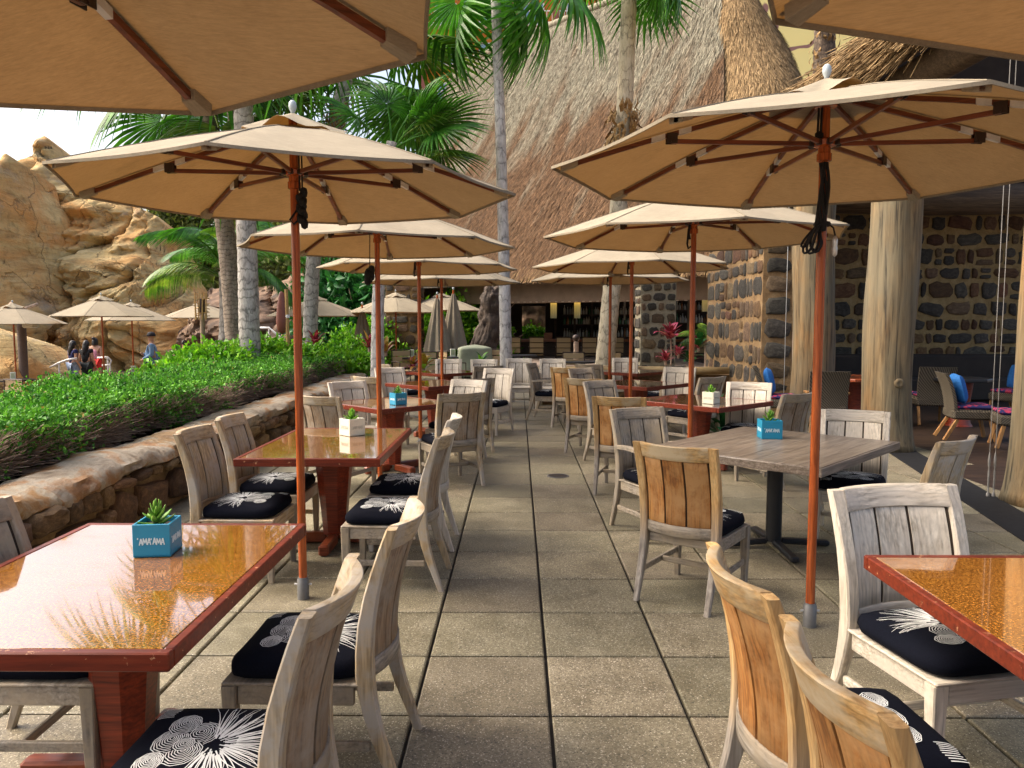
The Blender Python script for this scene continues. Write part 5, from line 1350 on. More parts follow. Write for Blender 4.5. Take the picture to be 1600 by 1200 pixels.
# umbrellas
umbrella(-1.23, 1.33, 1.19, 2.27, 2.66, rad(-12.2), 'umbrella overhead at the top left corner, only its tan underside showing', 'plain')
umbrella(-1.25, 4.35, 1.235, 2.32, 2.70, 0, 'nearest full umbrella on the left with a black pulley bundle under its hub', 'bundle')
umbrella(-1.27, 6.98, 1.24, 2.29, 2.69, rad(4), 'second umbrella in the left row with a hanging dark cord', 'hanging')
umbrella(-1.25, 9.75, 1.26, 2.29, 2.69, rad(10), 'third umbrella in the left row', 'plain')
umbrella(-1.24, 12.5, 1.28, 2.26, 2.68, rad(2), 'farthest umbrella in the left row', 'plain')
umbrella(1.42, .90, 1.25, 2.30, 2.70, rad(-3.5), 'umbrella overhead at the top right corner, only its tan edge showing', 'plain')
umbrella(1.545, 3.96, 1.375, 2.39, 2.76, 0, 'nearest full umbrella on the right with long black rope loops on its pole', 'rope')
umbrella(1.52, 6.72, 1.30, 2.34, 2.74, rad(3), 'second umbrella in the right row beside the stone pier', 'plain')
umbrella(1.50, 10.2, 1.32, 2.33, 2.73, rad(6), 'third umbrella in the right row', 'plain')
umbrella(1.52, 12.7, 1.30, 2.30, 2.70, 0, 'farthest umbrella in the right row', 'plain')

# ------------------------------------------------------------------ wicker furniture in the pavilion
def M_wicker():
    t = NT('grey_wicker'); v = t.coord()
    a = t.n('TexWave', wave_type='BANDS', bands_direction='Z'); a.inputs['Scale'].default_value = 26; t.l(v, a.inputs['Vector'])
    b = t.n('TexWave', wave_type='BANDS', bands_direction='DIAGONAL'); b.inputs['Scale'].default_value = 18; t.l(v, b.inputs['Vector'])
    h = t.math('MULTIPLY', a.outputs['Fac'], b.outputs['Fac'])
    t.bump(h, .8, .008); return t.fin(t.ramp(h, [(0, (.035, .028, .018)), (.4, (.13, .105, .07)), (1, (.24, .20, .14))]), .7)
WICK = M_wicker(); BLUEC = M_plain('blue_cushion', (.012, .13, .42), .8, var=.15, scale=40)
FL = NT('purple_print'); vv = FL.n('TexVoronoi'); vv.inputs['Scale'].default_value = 11; FL.l(FL.coord(), vv.inputs['Vector'])
FL.fin(FL.ramp(vv.outputs['Distance'], [(.0, (.02, .02, .12)), (.12, (.55, .05, .10)), (.42, (.45, .04, .10)), (.48, (.022, .02, .11)), (1, (.02, .02, .10))]), .85)
LEGW = M_wood('honey_leg', (.22, .10, .03), (.38, .19, .06), (.5, .28, .1))
def wsurf(z0, z1, y0, y1, w0, w1, th):
    secs = []
    for i in range(7):
        u = i/6; z = z0+(z1-z0)*u; y = y0+(y1-y0)*u*u; w_ = w0+(w1-w0)*u
        secs.append([(-w_, y+.03, z), (0, y, z), (w_, y+.03, z), (w_, y+.03-th, z), (0, y-th, z), (-w_, y+.03-th, z)])
    return MB().sweep(secs)
WC = {'back': wsurf(.36, .92, -.22, -.36, .25, .27, .04).mesh('backrest', WICK, 50), 'seat': MB().box((0, .02, .36), (.52, .54, .14), bev=.03).mesh('seat', WICK),
      'pad': MB().box((0, .03, .46), (.48, .48, .06), bev=.025).mesh('seat_pad', FL.m),
      'legs': [bar((sx*.22, sy*.20+.02, .29), (sx*.24, sy*(.27 if sy > 0 else .36)+.02, 0), .04, .045).mesh('leg', LEGW) for sx in (-1, 1) for sy in (-1, 1)],
      'arm': [bar((sx*.265, -.2, .60), (sx*.265, .26, .58), .05, .03).mesh('arm', LEGW) for sx in (-1, 1)], 'side': [MB().box((sx*.25, .02, .45), (.03, .5, .27), bev=.01).mesh('woven_panel', WICK) for sx in (-1, 1)]}
def wicker(x, y, fx, fy, label, arms=False):
    t = thing('wicker_chair', label, 'chair', (x, y, 0), face(fx, fy), 'wicker chairs in the pavilion')
    ob('backrest', WC['back'], t); ob('seat', WC['seat'], t); ob('seat_pad', WC['pad'], t)
    for m in WC['legs']: ob('leg', m, t)
    if arms:
        for m in WC['arm']: ob('arm', m, t)
        for m in WC['side']: ob('woven_panel', m, t)
    return t
PIL = MB()
PIL.grid(lambda u, v: ((u-.5)*.46*(1-.10*(abs(2*v-1)**2)), (.075*(max(0, 1-(2*u-1)**4)*max(0, 1-(2*v-1)**4))**.6), (v-.5)*.42*(1-.10*(abs(2*u-1)**2))), 12, 12)
PIL.grid(lambda u, v: ((.5-u)*.46*(1-.10*(abs(2*v-1)**2)), -(.075*(max(0, 1-(2*u-1)**4)*max(0, 1-(2*v-1)**4))**.6), (v-.5)*.42*(1-.10*(abs(2*u-1)**2))), 12, 12)
PILM = PIL.mesh('throw_pillow', BLUEC, True)
def pillow(x, y, z, fx, fy, tilt, label):
    o = ob('throw_pillow', PILM, None, (x, y, z), (tilt, 0, face(fx, fy))); tag(o, label, 'pillow', 'blue pillows on the wicker chairs')
def wset(px, py, Y, fx, fy, lab, plab, arms=False, dz=0):
    p = at(px, py, Y); wicker(p.x, Y, fx, fy, lab, arms)
    if plab:
        f = Vector((fx, fy, 0)).normalized(); q = Vector((p.x, Y, .70))-f*.13; pillow(q.x, q.y, q.z, fx, fy, rad(14), plab)
wset(1510, 680, 10.6, .97, -.25, 'wicker chair with honey legs turned sideways right of the knotted log column', 'plump blue pillow on the sideways wicker chair')
wset(1592, 690, 9.9, -.9, .35, 'wicker chair whose woven back edges the right of the photo', None)
wset(1452, 650, 12.3, .2, .98, 'wicker chair with its wide woven back to the camera behind the knotted log', None)
wset(1583, 640, 13.0, -.9, -.3, 'wicker chair far right by the dark table', 'blue pillow on the far right wicker chair')
wset(1292, 640, 12.9, .35, -.93, 'wicker armchair facing the camera behind the round red pedestal table', 'blue pillow stack leaning in the wicker armchair behind the pedestal table', True)
wset(1215, 630, 12.0, .95, -.3, 'wicker chair at the foot of the stone pier', 'blue pillow slanting on the chair at the foot of the stone pier')
wset(1290, 650, 11.2, .25, .97, 'wicker armchair with its back to the camera before the pedestal table', None, True)
wset(1365, 640, 14.0, -.8, -.5, 'wicker chair half hidden behind the knotted log column', 'blue pillow peeking out left of the knotted log column')
def ped_table(px, Y, label, top=MAHOGX, r_=.45):
    p = at(px, 600, Y); t = thing('pedestal_table', label, 'table', (p.x, Y, 0), 0, 'pavilion tables')
    ob('table_top', MB().lathe([(.01, .70), (r_-.02, .70), (r_, .71), (r_, .74), (r_-.01, .75), (.01, .75)], 8, phase=pi/8).mesh('table_top', top, 30), t)
    ob('pedestal', MB().lathe([(.20, 0), (.17, .05), (.15, .35), (.19, .70)], 16).mesh('pedestal', PEDESTAL, 40), t)
    return p
ped_table(1335, 12.2, 'red pedestal table left of the knotted log column', r_=.62)
p = ped_table(1500, 12.0, 'dark pavilion table behind the sideways wicker chair', BLACKM)
tag(ob('menu_card', MB().box((0, 0, .008), (.16, .22, .014), bev=.002).mesh('menu_card', M_plain('white_paper', (.7, .7, .68), .6)), None, (p.x-.3, p.y, .753), (0, 0, .4)), 'white folded menu lying on the dark pavilion table', 'menu')

# ------------------------------------------------------------------ end of the terrace: log rail, planter, bar chairs
rail = thing('log_rail', 'yellowish log rail on a low stone wall behind the far end chairs', 'rail', (0, 0, 0))
ob('log', MB().tube([(.30, 15.05, .66), (1.6, 15.0, .69), (3.4, 14.95, .67), (4.1, 14.9, .68)], [.075, .085, .08, .07], 12).mesh('log', M_wood('yellow_log', (.24, .15, .06), (.40, .28, .12), (.52, .40, .2), 'x', fig=.7), True), rail)
ob('wall_core', MB().box((2.2, 15.15, .28), (3.9, .3, .62)).mesh('wall_core', GROUT_D), rail)
stone_face(rail, (.3, 15.0, 0), (1, 0, 0), (0, -1, 0), 3.8, .58, .3, .2, LOWM, 77, .03, .02)
CORD = M_leaf('cordyline_red', [(.07, .008, .014), (.20, .02, .04), (.42, .06, .10)], 9, .4, .3); CORDP = M_leaf('cordyline_pink', [(.35, .03, .08), (.55, .08, .16), (.7, .25, .3)], 9, .4, .3)
CROT = M_leaf('croton', [(.12, .10, .02), (.40, .24, .04), (.45, .10, .03)], 7, .4, .25); BROAD = M_leaf('broad_dark_leaf', [(.006, .04, .014), (.018, .10, .03), (.05, .18, .05)], 5, .35, .2)
def strap_leaf(L, W, droop):
    mb = MB(); vs = []
    for i in range(7):
        u = i/6; w_ = W*(sin(pi*min(1, .12+u*.88))**.8)*.5; y = L*u*cos(droop*u); z = L*.35*u-droop*L*.55*u*u
        vs += [(-w_, y, z+.25*w_), (0, y, z), (w_, y, z+.25*w_)]
    return mb.add(vs, [(3*i+j, 3*i+j+1, 3*i+j+4, 3*i+j+3) for i in range(6) for j in (0, 1)])
STRAP = [strap_leaf(.42, .085, .6).mesh('leaf', CORD, True), strap_leaf(.5, .13, .8).mesh('leaf', CORD, True), strap_leaf(.36, .10, .3).mesh('leaf', CORD, True)]
def rosette(px, py, Y, n, s, mats, label, cat_='plant', stem=0.0, grp=None, name='red_plant', base=None):
    c = at(px, py, Y) if base is None else Vector(base); rg = random.Random(int(px*7+py)); t = thing(name, label, cat_, c, 0, grp)
    if stem: ob('stem', MB().tube([(0, 0, -stem), (.02, 0, -stem*.4), (0, 0, .02)], .018, 6).mesh('stem', TWIG), t)
    else: ob('stem', MB().tube([(0, 0, -.06), (0, 0, .06)], .03, 6).mesh('stem', TWIG), t)
    for k in range(n):
        u = k/max(1, n-1); a = k*2.4; m = mats[0] if rg.random() < .7 else mats[-1]
        ob('leaf', rg.choice(STRAP), t, (0, 0, .05*u), (rad(5+58*u), 0, a), [s*rg.uniform(.75, 1.1)]*3, mat=m)
    return t
rosette(1048, 530, 15.7, 22, 1.05, (CORD, CORDP), 'tall dark red cordyline with a pink heart before the bar pillar', stem=.75)
rosette(1060, 556, 15.6, 16, .62, (CORDP, CORD), 'bright pink cordyline rosette below the tall one')
rosette(1040, 566, 15.4, 16, .7, (CORD, CORDP), 'low dark red rosette on the log rail planter, left')
rosette(1078, 566, 15.5, 18, .85, (BROAD, CORD), 'low green and maroon rosette on the log rail planter, right')
rosette(1092, 545, 16.2, 18, 1.0, (BROAD, CORD), 'dark leafy plant at the left edge of the stone pier')
rosette(577, 545, 15.0, 16, .95, (CORD, CROT), 'red bromeliad beside the foot of the far pale palm')
rosette(603, 552, 15.2, 14, .85, (CROT, CORD), 'olive and red bromeliad right of the far pale palm')
rosette(493, 540, 16.0, 16, 1.0, (CORD, BRIGHT), 'red-centred bromeliad above the far end of the hedge', )
rosette(645, 578, 14.9, 14, .8, (CORD, CROT), 'reddish croton behind the far left tables, left of two')
rosette(662, 578, 14.9, 18, .95, (CROT, BRIGHT), 'yellow croton behind the far left tables, right of two')
rosette(752, 572, 15.3, 12, .8, (BRIGHT, BROAD), 'green leafy plant between the far pale chairs')
for k, (px, py, Y, s, lab) in enumerate(((1130, 650, 9.9, 1.25, 'broad dark green plant beneath the cream planter table edge'), (1118, 615, 10.8, 1.35, 'tall dark green leafy plant behind the cream planter on the right'), (1020, 625, 13.3, 1.0, 'green plant in shade behind the dark brown chair'), (1005, 606, 13.8, .9, 'small shaded green plant under the log rail'))):
    rosette(px, py, Y, 24, s, (BROAD, BROAD), lab, base=(at(px, py, Y).x, Y, .12), name='broad_leaf_plant')
pp = at(1092, 490, 18.2); t = thing('young_palm', 'small bright green palm in front of the bar, left of the stone pier', 'palm', (pp.x+.2, 18.2, 0))
ob('stem', MB().tube([(0, 0, 0), (0, 0, 1.2)], .05, 8).mesh('stem', TWIG), t)
for k in range(7): ob('frond', FEATH[k % 3], t, (0, 0, 1.2), (.45-.12*k % .8, 0, k*2.4), (.36,)*3, mat=FRONDY)

SLING = M_plain('tan_sling', (.40, .29, .15), .75, var=.15, scale=120); FRAME = M_plain('bronze_frame', (.055, .035, .025), .4, .3)
SM = {'back': merge(*[MB().box((0, -.25+.02*abs(q-1), .555+.145*q), (.46, .016, .125), bev=.005) for q in range(3)]).mesh('sling_back', SLING), 'seat': MB().box((0, 0, .43), (.46, .46, .015), bev=.004).mesh('sling_seat', SLING),
      'legs': [MB().tube([(sx*.25, sy*.25, 0), (sx*.25, sy*.25, .64 if sy > 0 else .93)], .013, 6).mesh('leg', FRAME) for sx in (-1, 1) for sy in (-1, 1)],
      'arms': [MB().tube([(sx*.25, .25, .64), (sx*.26, .0, .66), (sx*.25, -.25, .64)], .014, 6).mesh('arm', FRAME) for sx in (-1, 1)], 'rail': MB().tube([(-.25, -.25, .93), (.25, -.25, .93)], .013, 6).mesh('crest_rail', FRAME)}
def sling(x, y, z, fx, fy, label, grp, s=1.0):
    t = thing('sling_chair', label, 'chair', (x, y, z), face(fx, fy), grp); t.scale = (1, 1, s)
    ob('sling_back', SM['back'], t); ob('sling_seat', SM['seat'], t); ob('crest_rail', SM['rail'], t)
    for m in SM['legs']: ob('leg', m, t)
    for m in SM['arms']: ob('arm', m, t)
for k, (px, lab) in enumerate(((802, 'leftmost of the tan bar chairs below the bar opening'), (838, 'tan bar chair below the left amber lamp'), (880, 'tan bar chair between the two amber lamps'), (920, 'tan bar chair below the shelf of bottles'), (962, 'tan bar chair hidden behind the slim leaning palm'), (1088, 'tan bar chair right of the stone bar pillar'))):
    p = at(px, 545, 26.2); sling(p.x, 26.2, .0, 0, 1, lab, 'tan chairs along the bar', 1.22)
for k, (px, py, Y, fx, fy, lab) in enumerate(((633, 556, 19, .5, -.8, 'tan sling chair in front of the dark stone pillar'), (668, 563, 18.2, 0, 1, 'tan sling chair behind the croton plants'), (706, 557, 18.6, .8, .5, 'tan sling chair turned sideways near the covered grill'), (775, 560, 20, .2, .9, 'tan sling chair left of the tall pale palm'), (895, 566, 18.0, 0, 1, 'tan sling chair behind the bleached end armchairs'), (960, 566, 17.5, .2, -.9, 'tan sling chair at the foot of the slim leaning palm'))):
    p = at(px, py, Y); sling(p.x, Y, 0, fx, fy, lab, 'tan sling chairs in front of the bar')
def cafe_table(px, Y, z, label, grp, r_=.42, card=None, clab=None):
    p = at(px, 560, Y); t = thing('cafe_table', label, 'table', (p.x, Y, z), 0, grp)
    ob('table_top', MB().lathe([(.01, .70), (r_, .70), (r_, .735), (.01, .735)], 18).mesh('table_top', BLACKM, 40), t)
    ob('post', MB().lathe([(.25, 0), (.25, .02), (.05, .04), (.04, .70)], 12).mesh('post', BLACKM, 40), t)
    if card: 
        q = thing('menu_card', clab, 'menu card', (p.x+card, Y-.1, z+.736), .3, 'cream menu cards on the cafe tables')
        ob('card', MB().box((0, 0, .10), (.13, .05, .2), bev=.004).mesh('card', CREAMP), q); ob('print_panel', MB().box((0, -.027, .11), (.09, .003, .13)).mesh('print_panel', M_plain('olive_print', (.4, .42, .25), .7)), q)
cafe_table(650, 19.5, 0, 'dark cafe table beside the dark stone pillar', 'dark cafe tables by the bar', card=-.1, clab='cream menu card by the dark stone pillar')
cafe_table(720, 20, 0, 'dark cafe table under the closed umbrellas', 'dark cafe tables by the bar', card=-.2, clab='cream menu card beneath the closed umbrellas')
cafe_table(908, 17.5, 0, 'dark cafe table in front of the bar, right of the walkway', 'dark cafe tables by the bar', card=.0, clab='large cream menu card in front of the bar')
cafe_table(815, 21, 0, 'dark cafe table behind the bleached end armchair', 'dark cafe tables by the bar')
p = at(900, 568, 18.4); q = thing('short_post', 'short brown wooden post with a ball cap in front of the bar', 'post', (p.x, 18.4, 0)); ob('post', MB().lathe([(.06, 0), (.06, 1.15), (.03, 1.17)], 10).mesh('post', TWIG, 40), q); ob('ball', MB().lathe([(.002, 1.16), (.07, 1.19), (.1, 1.25), (.07, 1.31), (.002, 1.34)], 10).mesh('ball', FRAME, True), q)
# covered grill
p = at(742, 575, 19.8); g = thing('covered_grill', 'grill hidden under a loose sage green cover before the rough column', 'covered grill', (p.x, 19.8, 0), .2)
COVER = M_plain('sage_cover', (.21, .235, .165), .8, var=.15, scale=6)
def cov(u, v):
    th = u*2*pi; c, s = cos(th), sin(th); k = (abs(c)**5+abs(s)**5)**(-.2); r_ = 1+.07*sin(9*th)*(1-v)+.05*noise.noise(Vector((c*2, s*2, v*3)))
    if v > .8: f_ = 1-((v-.8)/.2)**2; return (c*k*.42*f_, s*k*.3*f_, .95+.10*(v-.8)/.2)
    return (c*k*.42*r_*(1.08-.1*v), s*k*.3*r_*(1.08-.1*v), .25+.70*v/.8)
ob('cover', MB().grid(cov, 64, 20).mesh('cover', COVER, True), g); ob('cart', MB().box((0, 0, .15), (.6, .4, .3), bev=.02).mesh('cart', BLACKM), g)
# closed umbrellas
def closed_umbrella(px, pyb, Y, z, h, label):
    p = at(px, pyb, Y); t = thing('closed_umbrella', label, 'umbrella', (p.x, Y, z), 0, 'closed umbrellas near the bar')
    def sk(u, v):
        th = u*2*pi; r_ = (.04+.30*(1-v)**.9)*(1+.16*sin(8*th)); return (r_*cos(th), r_*sin(th), h*.36+h*.6*v)
    ob('canopy', MB().grid(sk, 64, 10).mesh('canopy', M_canopy('grey_tan_canopy', (.34, .29, .22), (1, .8, .5), .1) if 'closed_m' not in globals() else closed_m, True), t)
    ob('pole', MB().tube([(0, 0, 0), (0, 0, h)], .025, 8).mesh('pole', MAHOG), t); ob('tie', MB().lathe([(.13, h*.72), (.135, h*.74), (.12, h*.745)], 12).mesh('tie', HEM), t); ob('finial', MB().lathe([(.002, h), (.03, h+.02), (.03, h+.06), (.002, h+.08)], 8).mesh('finial', FINIAL, True), t)
closed_umbrella(684, 560, 20.5, .0, 2.35, 'left of the two closed tan umbrellas before the green shrub bank')
closed_umbrella(709, 560, 21, .0, 2.5, 'right of the two closed tan umbrellas before the green shrub bank')
closed_umbrella(567, 555, 21, -.4, 2.5, 'closed umbrella beside the orange cabinet')
p = at(552, 560, 23); c = thing('orange_cabinet', 'small orange wooden cabinet near the closed umbrella', 'cabinet', (p.x, 23, -.6)); OC = M_wood('orange_cabinet', (.3, .07, .02), (.48, .13, .03), (.55, .2, .06)); ob('body', MB().box((0, 0, .75), (.7, .5, 1.5), bev=.02).mesh('body', OC), c); ob('top', MB().box((0, 0, 1.53), (.78, .56, .05), bev=.01).mesh('top', OC), c); ob('door', MB().box((0, -.26, .75), (.6, .03, 1.3), bev=.01).mesh('door', OC), c)

# ------------------------------------------------------------------ pool deck
ZD = -.61
def deck_umb(px, ptop, prim, w_px, label, rz=0):
    Y = 2.6*FPX/w_px; a = at(px, ptop, Y); b = at(px, prim, Y)
    R_ = 1.33; Ha = a.z-ZD-.15; Hr = max(b.z-ZD, Ha-.62)
    umbrella(a.x, Y, 1.33, round(Hr, 1), round(Hr, 1)+.5, rz, label, None, 'umbrellas on the pool deck', ZD, False)
deck_umb(20, 486, 503, 150, 'leftmost pool deck umbrella, cut by the photo edge')
deck_umb(158, 470, 496, 150, 'tallest white pool deck umbrella above the two dark-haired women', .2)
deck_umb(205, 476, 499, 132, 'pool deck umbrella beside the man in the blue shirt')
deck_umb(315, 481, 498, 118, 'pool deck umbrella behind the bamboo cage lamp', .3)
def terr_umb(px, ptop, w_px, z, label):
    Y = 2.65*FPX/w_px; a = at(px, ptop, Y); umbrella(a.x, Y, 1.33, round(a.z-z-.65, 1), round(a.z-z-.65, 1)+.5, .2, label, None, 'umbrellas near the bar', z, False)
terr_umb(494, 455, 150, -.5, 'white umbrella between the left row and the palms, beside a grey trunk')
terr_umb(618, 450, 148, 0, 'white umbrella behind the far pale palm trunk')
terr_umb(690, 452, 130, 0, 'white umbrella in front of the green shrub bank')
terr_umb(530, 476, 110, -.4, 'low far umbrella behind the dark closed one')
DT = 'pool deck furniture'
for px, Y, lab in ((20, 20, 'dark pool deck table under the leftmost umbrella'), (165, 21, 'dark pool deck table under the tallest pool umbrella'), (208, 23, 'dark pool deck table near the man in the blue shirt')):
    cafe_table(px, Y, ZD, lab, 'dark pool deck tables', .5, card=.05, clab='cream menu card on the %s' % lab)
for px, Y, fx, fy, lab in ((62, 19, -.9, .3, 'bronze sling chair facing left at the leftmost pool table'), (150, 18.6, .1, 1, 'tan sling chair with its back to the hedge below the women'), (190, 20.5, 0, 1, 'tan sling chair right of the woman in pink'), (5, 18.4, .4, .9, 'bronze sling chair at the far left edge'), (35, 17.6, .2, 1, 'bronze sling chair low behind the hedge at left')):
    p = at(px, 600, Y); sling(p.x, Y, ZD, fx, fy, lab, 'sling chairs on the pool deck')
# pole with two lamp heads
p = at(37, 580, 22); t = thing('lamp_post', 'dark lamp post with two square lantern heads in front of the cliff', 'lamp post', (p.x, 22, ZD))
ob('pole', MB().tube([(0, 0, 0), (0, 0, 2.6)], .12, 12).mesh('pole', M_plain('grey_brown_post', (.09, .065, .055), .7), 40), t)
for dx, zz in ((-.32, 2.35), (.3, 2.2)): ob('lantern_head', MB().box((dx, -.05, zz), (.36, .3, .26), bev=.04).mesh('lantern_head', M_plain('pale_lantern', (.42, .40, .30), .6)), t)
ob('bracket', MB().tube([(-.3, 0, 2.78), (0, 0, 2.58), (.5, 0, 2.75)], .05, 8).mesh('bracket', TWIG, True), t)
# bamboo cage lamp
p = at(318, 560, 15.5); t = thing('bamboo_cage_lamp', 'garden lamp post topped by a bamboo lattice cage', 'garden lamp', (p.x, 15.5, .2)); BAM = M_plain('bamboo', (.40, .24, .08), .6, var=.25)
zt = at(318, 490, 15.5).z-.2
ob('post', MB().tube([(0, 0, 0), (0, 0, zt)], .045, 10).mesh('post', M_plain('driftwood_post', (.24, .17, .11), .8), 40), t)
rg = random.Random(4)
for k in range(26):
    a = rg.uniform(0, 2*pi); zz = zt+rg.uniform(-.1, .38); r_ = .13
    if k % 2: o = MB().tube([(r_*cos(a), r_*sin(a), zt-.12), (r_*cos(a+.2), r_*sin(a+.2), zt+.42)], .009, 5)
    else: o = MB().tube([(r_*1.15*cos(a), r_*1.15*sin(a), zz), (r_*1.15*cos(a+1.5), r_*1.15*sin(a+1.5), zz+.02)], .009, 5)
    ob('bamboo_stick', o.mesh('bamboo_stick', BAM), t)
ob('lamp_core', MB().lathe([(.06, zt), (.08, zt+.05), (.06, zt+.3)], 10).mesh('lamp_core', BRACKET, 40), t)
# bamboo pole with hanging paddle-shaped pod
p = at(453, 565, 14.6); t = thing('bamboo_post', 'bamboo post with a dark red carved paddle hanging beside the hedge', 'post', (p.x, 14.6, .2)); zt = at(449, 452, 14.6).z-.2
mb = MB(); mb.tube([(0, 0, 0), (-.03, 0, zt*.5), (-.04, 0, zt)], .035, 8); ob('post', mb.mesh('post', BAM, 40), t)
ob('paddle', MB().lathe([(.005, -.75), (.09, -.7), (.12, -.5), (.09, -.2), (.05, .02), (.02, .06)], 12, Matrix.Translation((-.13, 0, zt-.1)) @ Matrix.Diagonal((1, .35, 1, 1))).mesh('paddle', M_plain('dark_red_paddle', (.16, .045, .03), .45), True), t)
for zz in (.35, .75): ob('lashing', MB().lathe([(.038, -.03), (.045, 0), (.038, .03)], 10, Matrix.Translation((-.03*zz/.5*.5, 0, zt*zz))).mesh('lashing', WTRIM, 40), t)
# railings
WR = M_plain('white_rail', (.70, .70, .70), .4)
def rail_obj(pts, r_, lab): 
    t = thing('pool_handrail', lab, 'handrail', pts[0]); o = Vector(pts[0]); ob('rail', MB().tube([Vector(q)-o for q in pts], r_, 8).mesh('rail', WR, True), t)
    for q in pts[1:-1:2]: ob('rail_post', MB().tube([Vector(q)-o, Vector((q[0], q[1], ZD))-o], r_*.9, 8).mesh('rail_post', WR), t)
rail_obj([P2(78, 574, 23), P2(92, 567, 23), P2(106, 562, 23), P2(120, 560, 23)], .03, 'curved white pool handrail left of the woman in navy')
rail_obj([P2(152, 559, 23), P2(168, 558, 23), P2(174, 563, 23), P2(172, 570, 23), P2(160, 571, 23)], .028, 'looped white pool handrail right of the woman in pink')
rail_obj([P2(402, 512, 24), P2(420, 512, 24), P2(432, 522, 24), P2(450, 534, 24)], .03, 'white stair handrail descending behind the pale grey palm trunk')

# ------------------------------------------------------------------ people
SKIN = M_plain('skin', (.46, .25, .16), .6, var=.05); HAIRM = M_plain('black_hair', (.010, .008, .008), .5)
def skin_mesh(name, pts, edges, rads, mats, sub=2):
    me = bpy.data.meshes.new(name+'_cage'); me.from_pydata(pts, edges, [])
    o = bpy.data.objects.new(name+'_cage', me); COL.objects.link(o)
    o.modifiers.new('s', 'SKIN'); 
    for i, r_ in enumerate(rads): me.skin_vertices[0].data[i].radius = (r_, r_) if not hasattr(r_, '__len__') else r_
    me.skin_vertices[0].data[0].use_root = True
    o.modifiers.new('u', 'SUBSURF').levels = sub
    dg = bpy.context.evaluated_depsgraph_get(); dg.update(); r = bpy.data.meshes.new_from_object(o.evaluated_get(dg)); r.name = name
    bpy.data.objects.remove(o); r.materials.clear(); r.materials.append(mats); smooth_mesh(r, True); return r
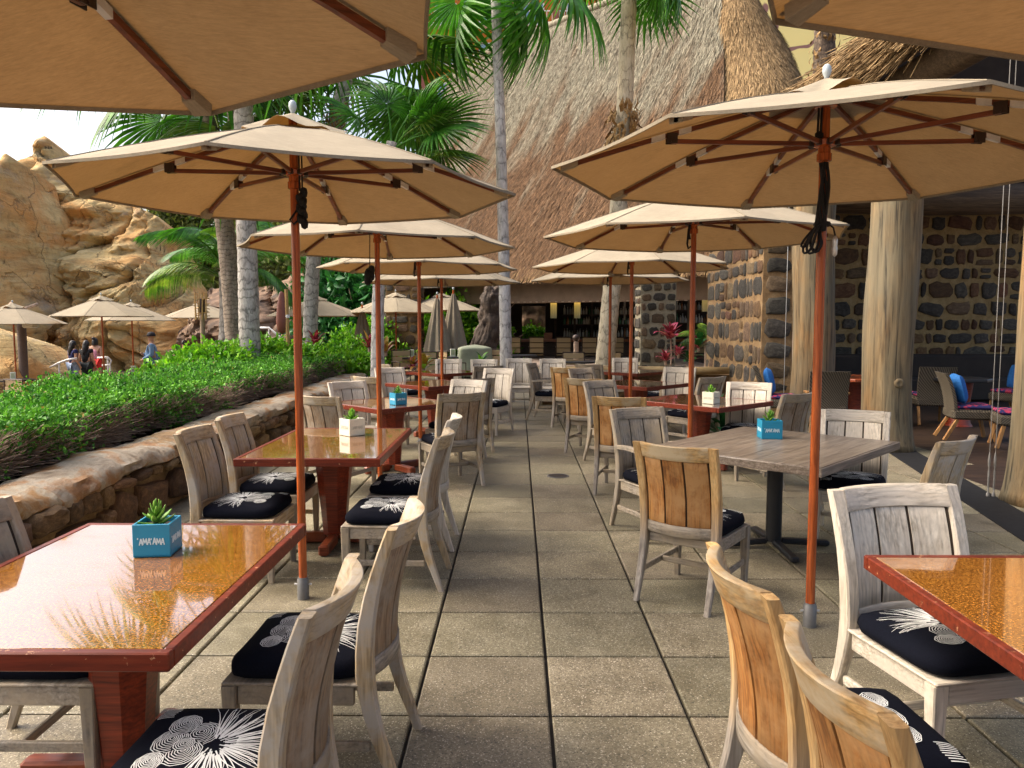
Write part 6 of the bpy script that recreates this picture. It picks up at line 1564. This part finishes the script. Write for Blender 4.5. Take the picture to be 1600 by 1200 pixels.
def person(px, pyhead, Y, fx, fy, h, label, top, bottom, hair='long', bare=False, armpose=0, shorts=False, cap=False, slim=1.0, z=None):
    p = at(px, pyhead, Y); z = p.z-h if z is None else z; t = thing('person', label, 'person', (p.x, Y, z), face(fx, fy), 'guests on the pool deck'); s = h/1.7
    k = slim
    J = [(0, 0, .94), (0, .01, 1.15), (0, 0, 1.36), (0, .0, 1.46), (0, .02, 1.55), (0, .02, 1.66),
         (.17, 0, 1.38), (-.17, 0, 1.38), (.22, -.02, 1.12), (-.22, -.02, 1.12), (.23, .08, .90), (-.23, .08, .90), (.225, .12, .80), (-.225, .12, .80),
         (.09, 0, .90), (-.09, 0, .90), (.10, .01, .50), (-.10, .01, .50), (.10, -.03, .09), (-.10, -.03, .09), (.11, .11, .03), (-.11, .11, .03)]
    if armpose == 1: J[10] = (.10, .24, 1.12); J[12] = (.06, .30, 1.18); J[8] = (.24, .03, 1.10); J[11] = (-.14, .22, .98); J[13] = (-.06, .28, .97)
    Ed = [(0, 1), (1, 2), (2, 3), (3, 4), (4, 5), (2, 6), (6, 8), (8, 10), (10, 12), (2, 7), (7, 9), (9, 11), (11, 13), (0, 14), (14, 16), (16, 18), (18, 20), (0, 15), (15, 17), (17, 19), (19, 21)]
    Rd = [.13*k, .12*k, .13*k, .06, .085, .075, .06, .06, .045, .045, .036, .036, .03, .03, .09*k, .09*k, .06, .06, .04, .04, .035, .035]
    sc = lambda L: [tuple(c*s for c in q) for q in L]
    ob('body', skin_mesh('body', sc(J), Ed, [r_*s for r_ in Rd], SKIN), t)
    hp = [J[0], J[1], J[2], J[6], J[7], tuple((a+b)/2 for a, b in zip(J[6], J[8])), tuple((a+b)/2 for a, b in zip(J[7], J[9]))]
    he = [(0, 1), (1, 2), (2, 3), (2, 4), (3, 5), (4, 6)]; hr = [.15*k, .145*k, .145*k, .078, .078, .07, .07]
    if bare: hp = hp[:3]; he = he[:2]; hr = hr[:3]
    if armpose == 1: hp += [J[10], J[11]]; he += [(5, 7), (6, 8)]; hr += [.055, .055]; hp[5], hp[6] = J[8], J[9]
    ob('shirt', skin_mesh('shirt', sc(hp), he, [r_*s for r_ in hr], top), t)
    lp = [J[0], J[14], J[15], J[16], J[17], J[18], J[19]]; le = [(0, 1), (0, 2), (1, 3), (2, 4), (3, 5), (4, 6)]; lr = [.15*k, .108*k, .108*k, .082, .082, .07, .07]
    if shorts: lp, le, lr = lp[:3]+[(.1, .01, .66), (-.1, .01, .66)], le[:4], lr[:3]+[.1, .1]
    ob('shorts' if shorts else 'trousers', skin_mesh('trousers', sc(lp), le, [r_*s for r_ in lr], bottom), t)
    def scalp(u, v):
        th = u*2*pi; ph = v*pi*.62; r_ = .105; y = r_*sin(ph)*cos(th); return (r_*.92*sin(ph)*sin(th), y*1.05+.0, 1.60+r_*1.12*cos(ph)-(.10*v*v if cos(th) < .2 else 0))
    if hair == 'cap':
        CAPD = M_plain('black_cap', (.012, .013, .02), .8); mb = MB().lathe([(.105, 1.63), (.105, 1.67), (.085, 1.73), (.04, 1.755), (.002, 1.76)], 14, Matrix.Diagonal((1, 1.1, 1, 1))); mb.box((0, .15, 1.64), (.15, .12, .012), bev=.003)
        ob('cap', MB().add([tuple(c*s for c in q) for q in mb.v], mb.f).mesh('cap', CAPD, True), t)
    else:
        mb = MB().grid(scalp, 18, 8)
        if hair == 'long':
            secs = []
            for q in range(6):
                u = q/5; zz = 1.66-.42*u; w_ = .10+.02*sin(pi*u)-.04*u*u; y0 = -.03-.07*sin(min(1, u*1.6)*pi/2); secs.append([(-w_, y0+.05, zz), (-w_*.6, y0-.02, zz), (0, y0-.035, zz), (w_*.6, y0-.02, zz), (w_, y0+.05, zz), (0, y0+.05, zz)])
            mb.sweep(secs)
        else: mb.add(*(lambda q: (q.v, q.f))(MB().lathe([(.002, -.05), (.05, -.03), (.055, 0), (.04, .035), (.002, .045)], 10, Matrix.Translation((0, -.1, 1.70)))))
        ob('hair', MB().add([tuple(c*s for c in q) for q in mb.v], mb.f).mesh('hair', HAIRM, True), t)
    return t
cl = lambda n, c: M_plain(n, c, .85, var=.15, scale=8)
person(113, 531, 24, .55, .83, 1.66, 'woman with long black hair in a navy top and light jeans on the pool deck', cl('navy_top', (.012, .018, .09)), cl('light_jeans', (.25, .33, .48)), z=ZD)
person(134, 530, 24.3, .1, 1, 1.66, 'woman with long black hair in a black top and dark trousers seen from behind', cl('black_top', (.008, .009, .011)), cl('dark_trousers', (.018, .028, .035)), z=ZD, slim=1.08)
person(148, 526, 26, 0, 1, 1.70, 'woman in a pink top and red shorts with her hair in a bun', cl('pink_top', (.62, .26, .34)), cl('red_shorts', (.60, .03, .03)), 'bun', True, shorts=True, z=ZD)
person(236, 517, 22.5, -.9, -.35, 1.78, 'man in a black cap and long-sleeved blue shirt holding a cup on the pool deck', cl('blue_shirt', (.15, .27, .46)), cl('blue_jeans', (.10, .16, .28)), 'cap', armpose=1, z=ZD+.12, slim=1.3)
person(288, 530, 26.5, -.8, -.5, 1.62, 'dark-haired woman in black half hidden behind the bright shrubs', cl('black_top_far', (.012, .012, .014)), cl('black_trousers_far', (.012, .012, .014)), z=ZD)
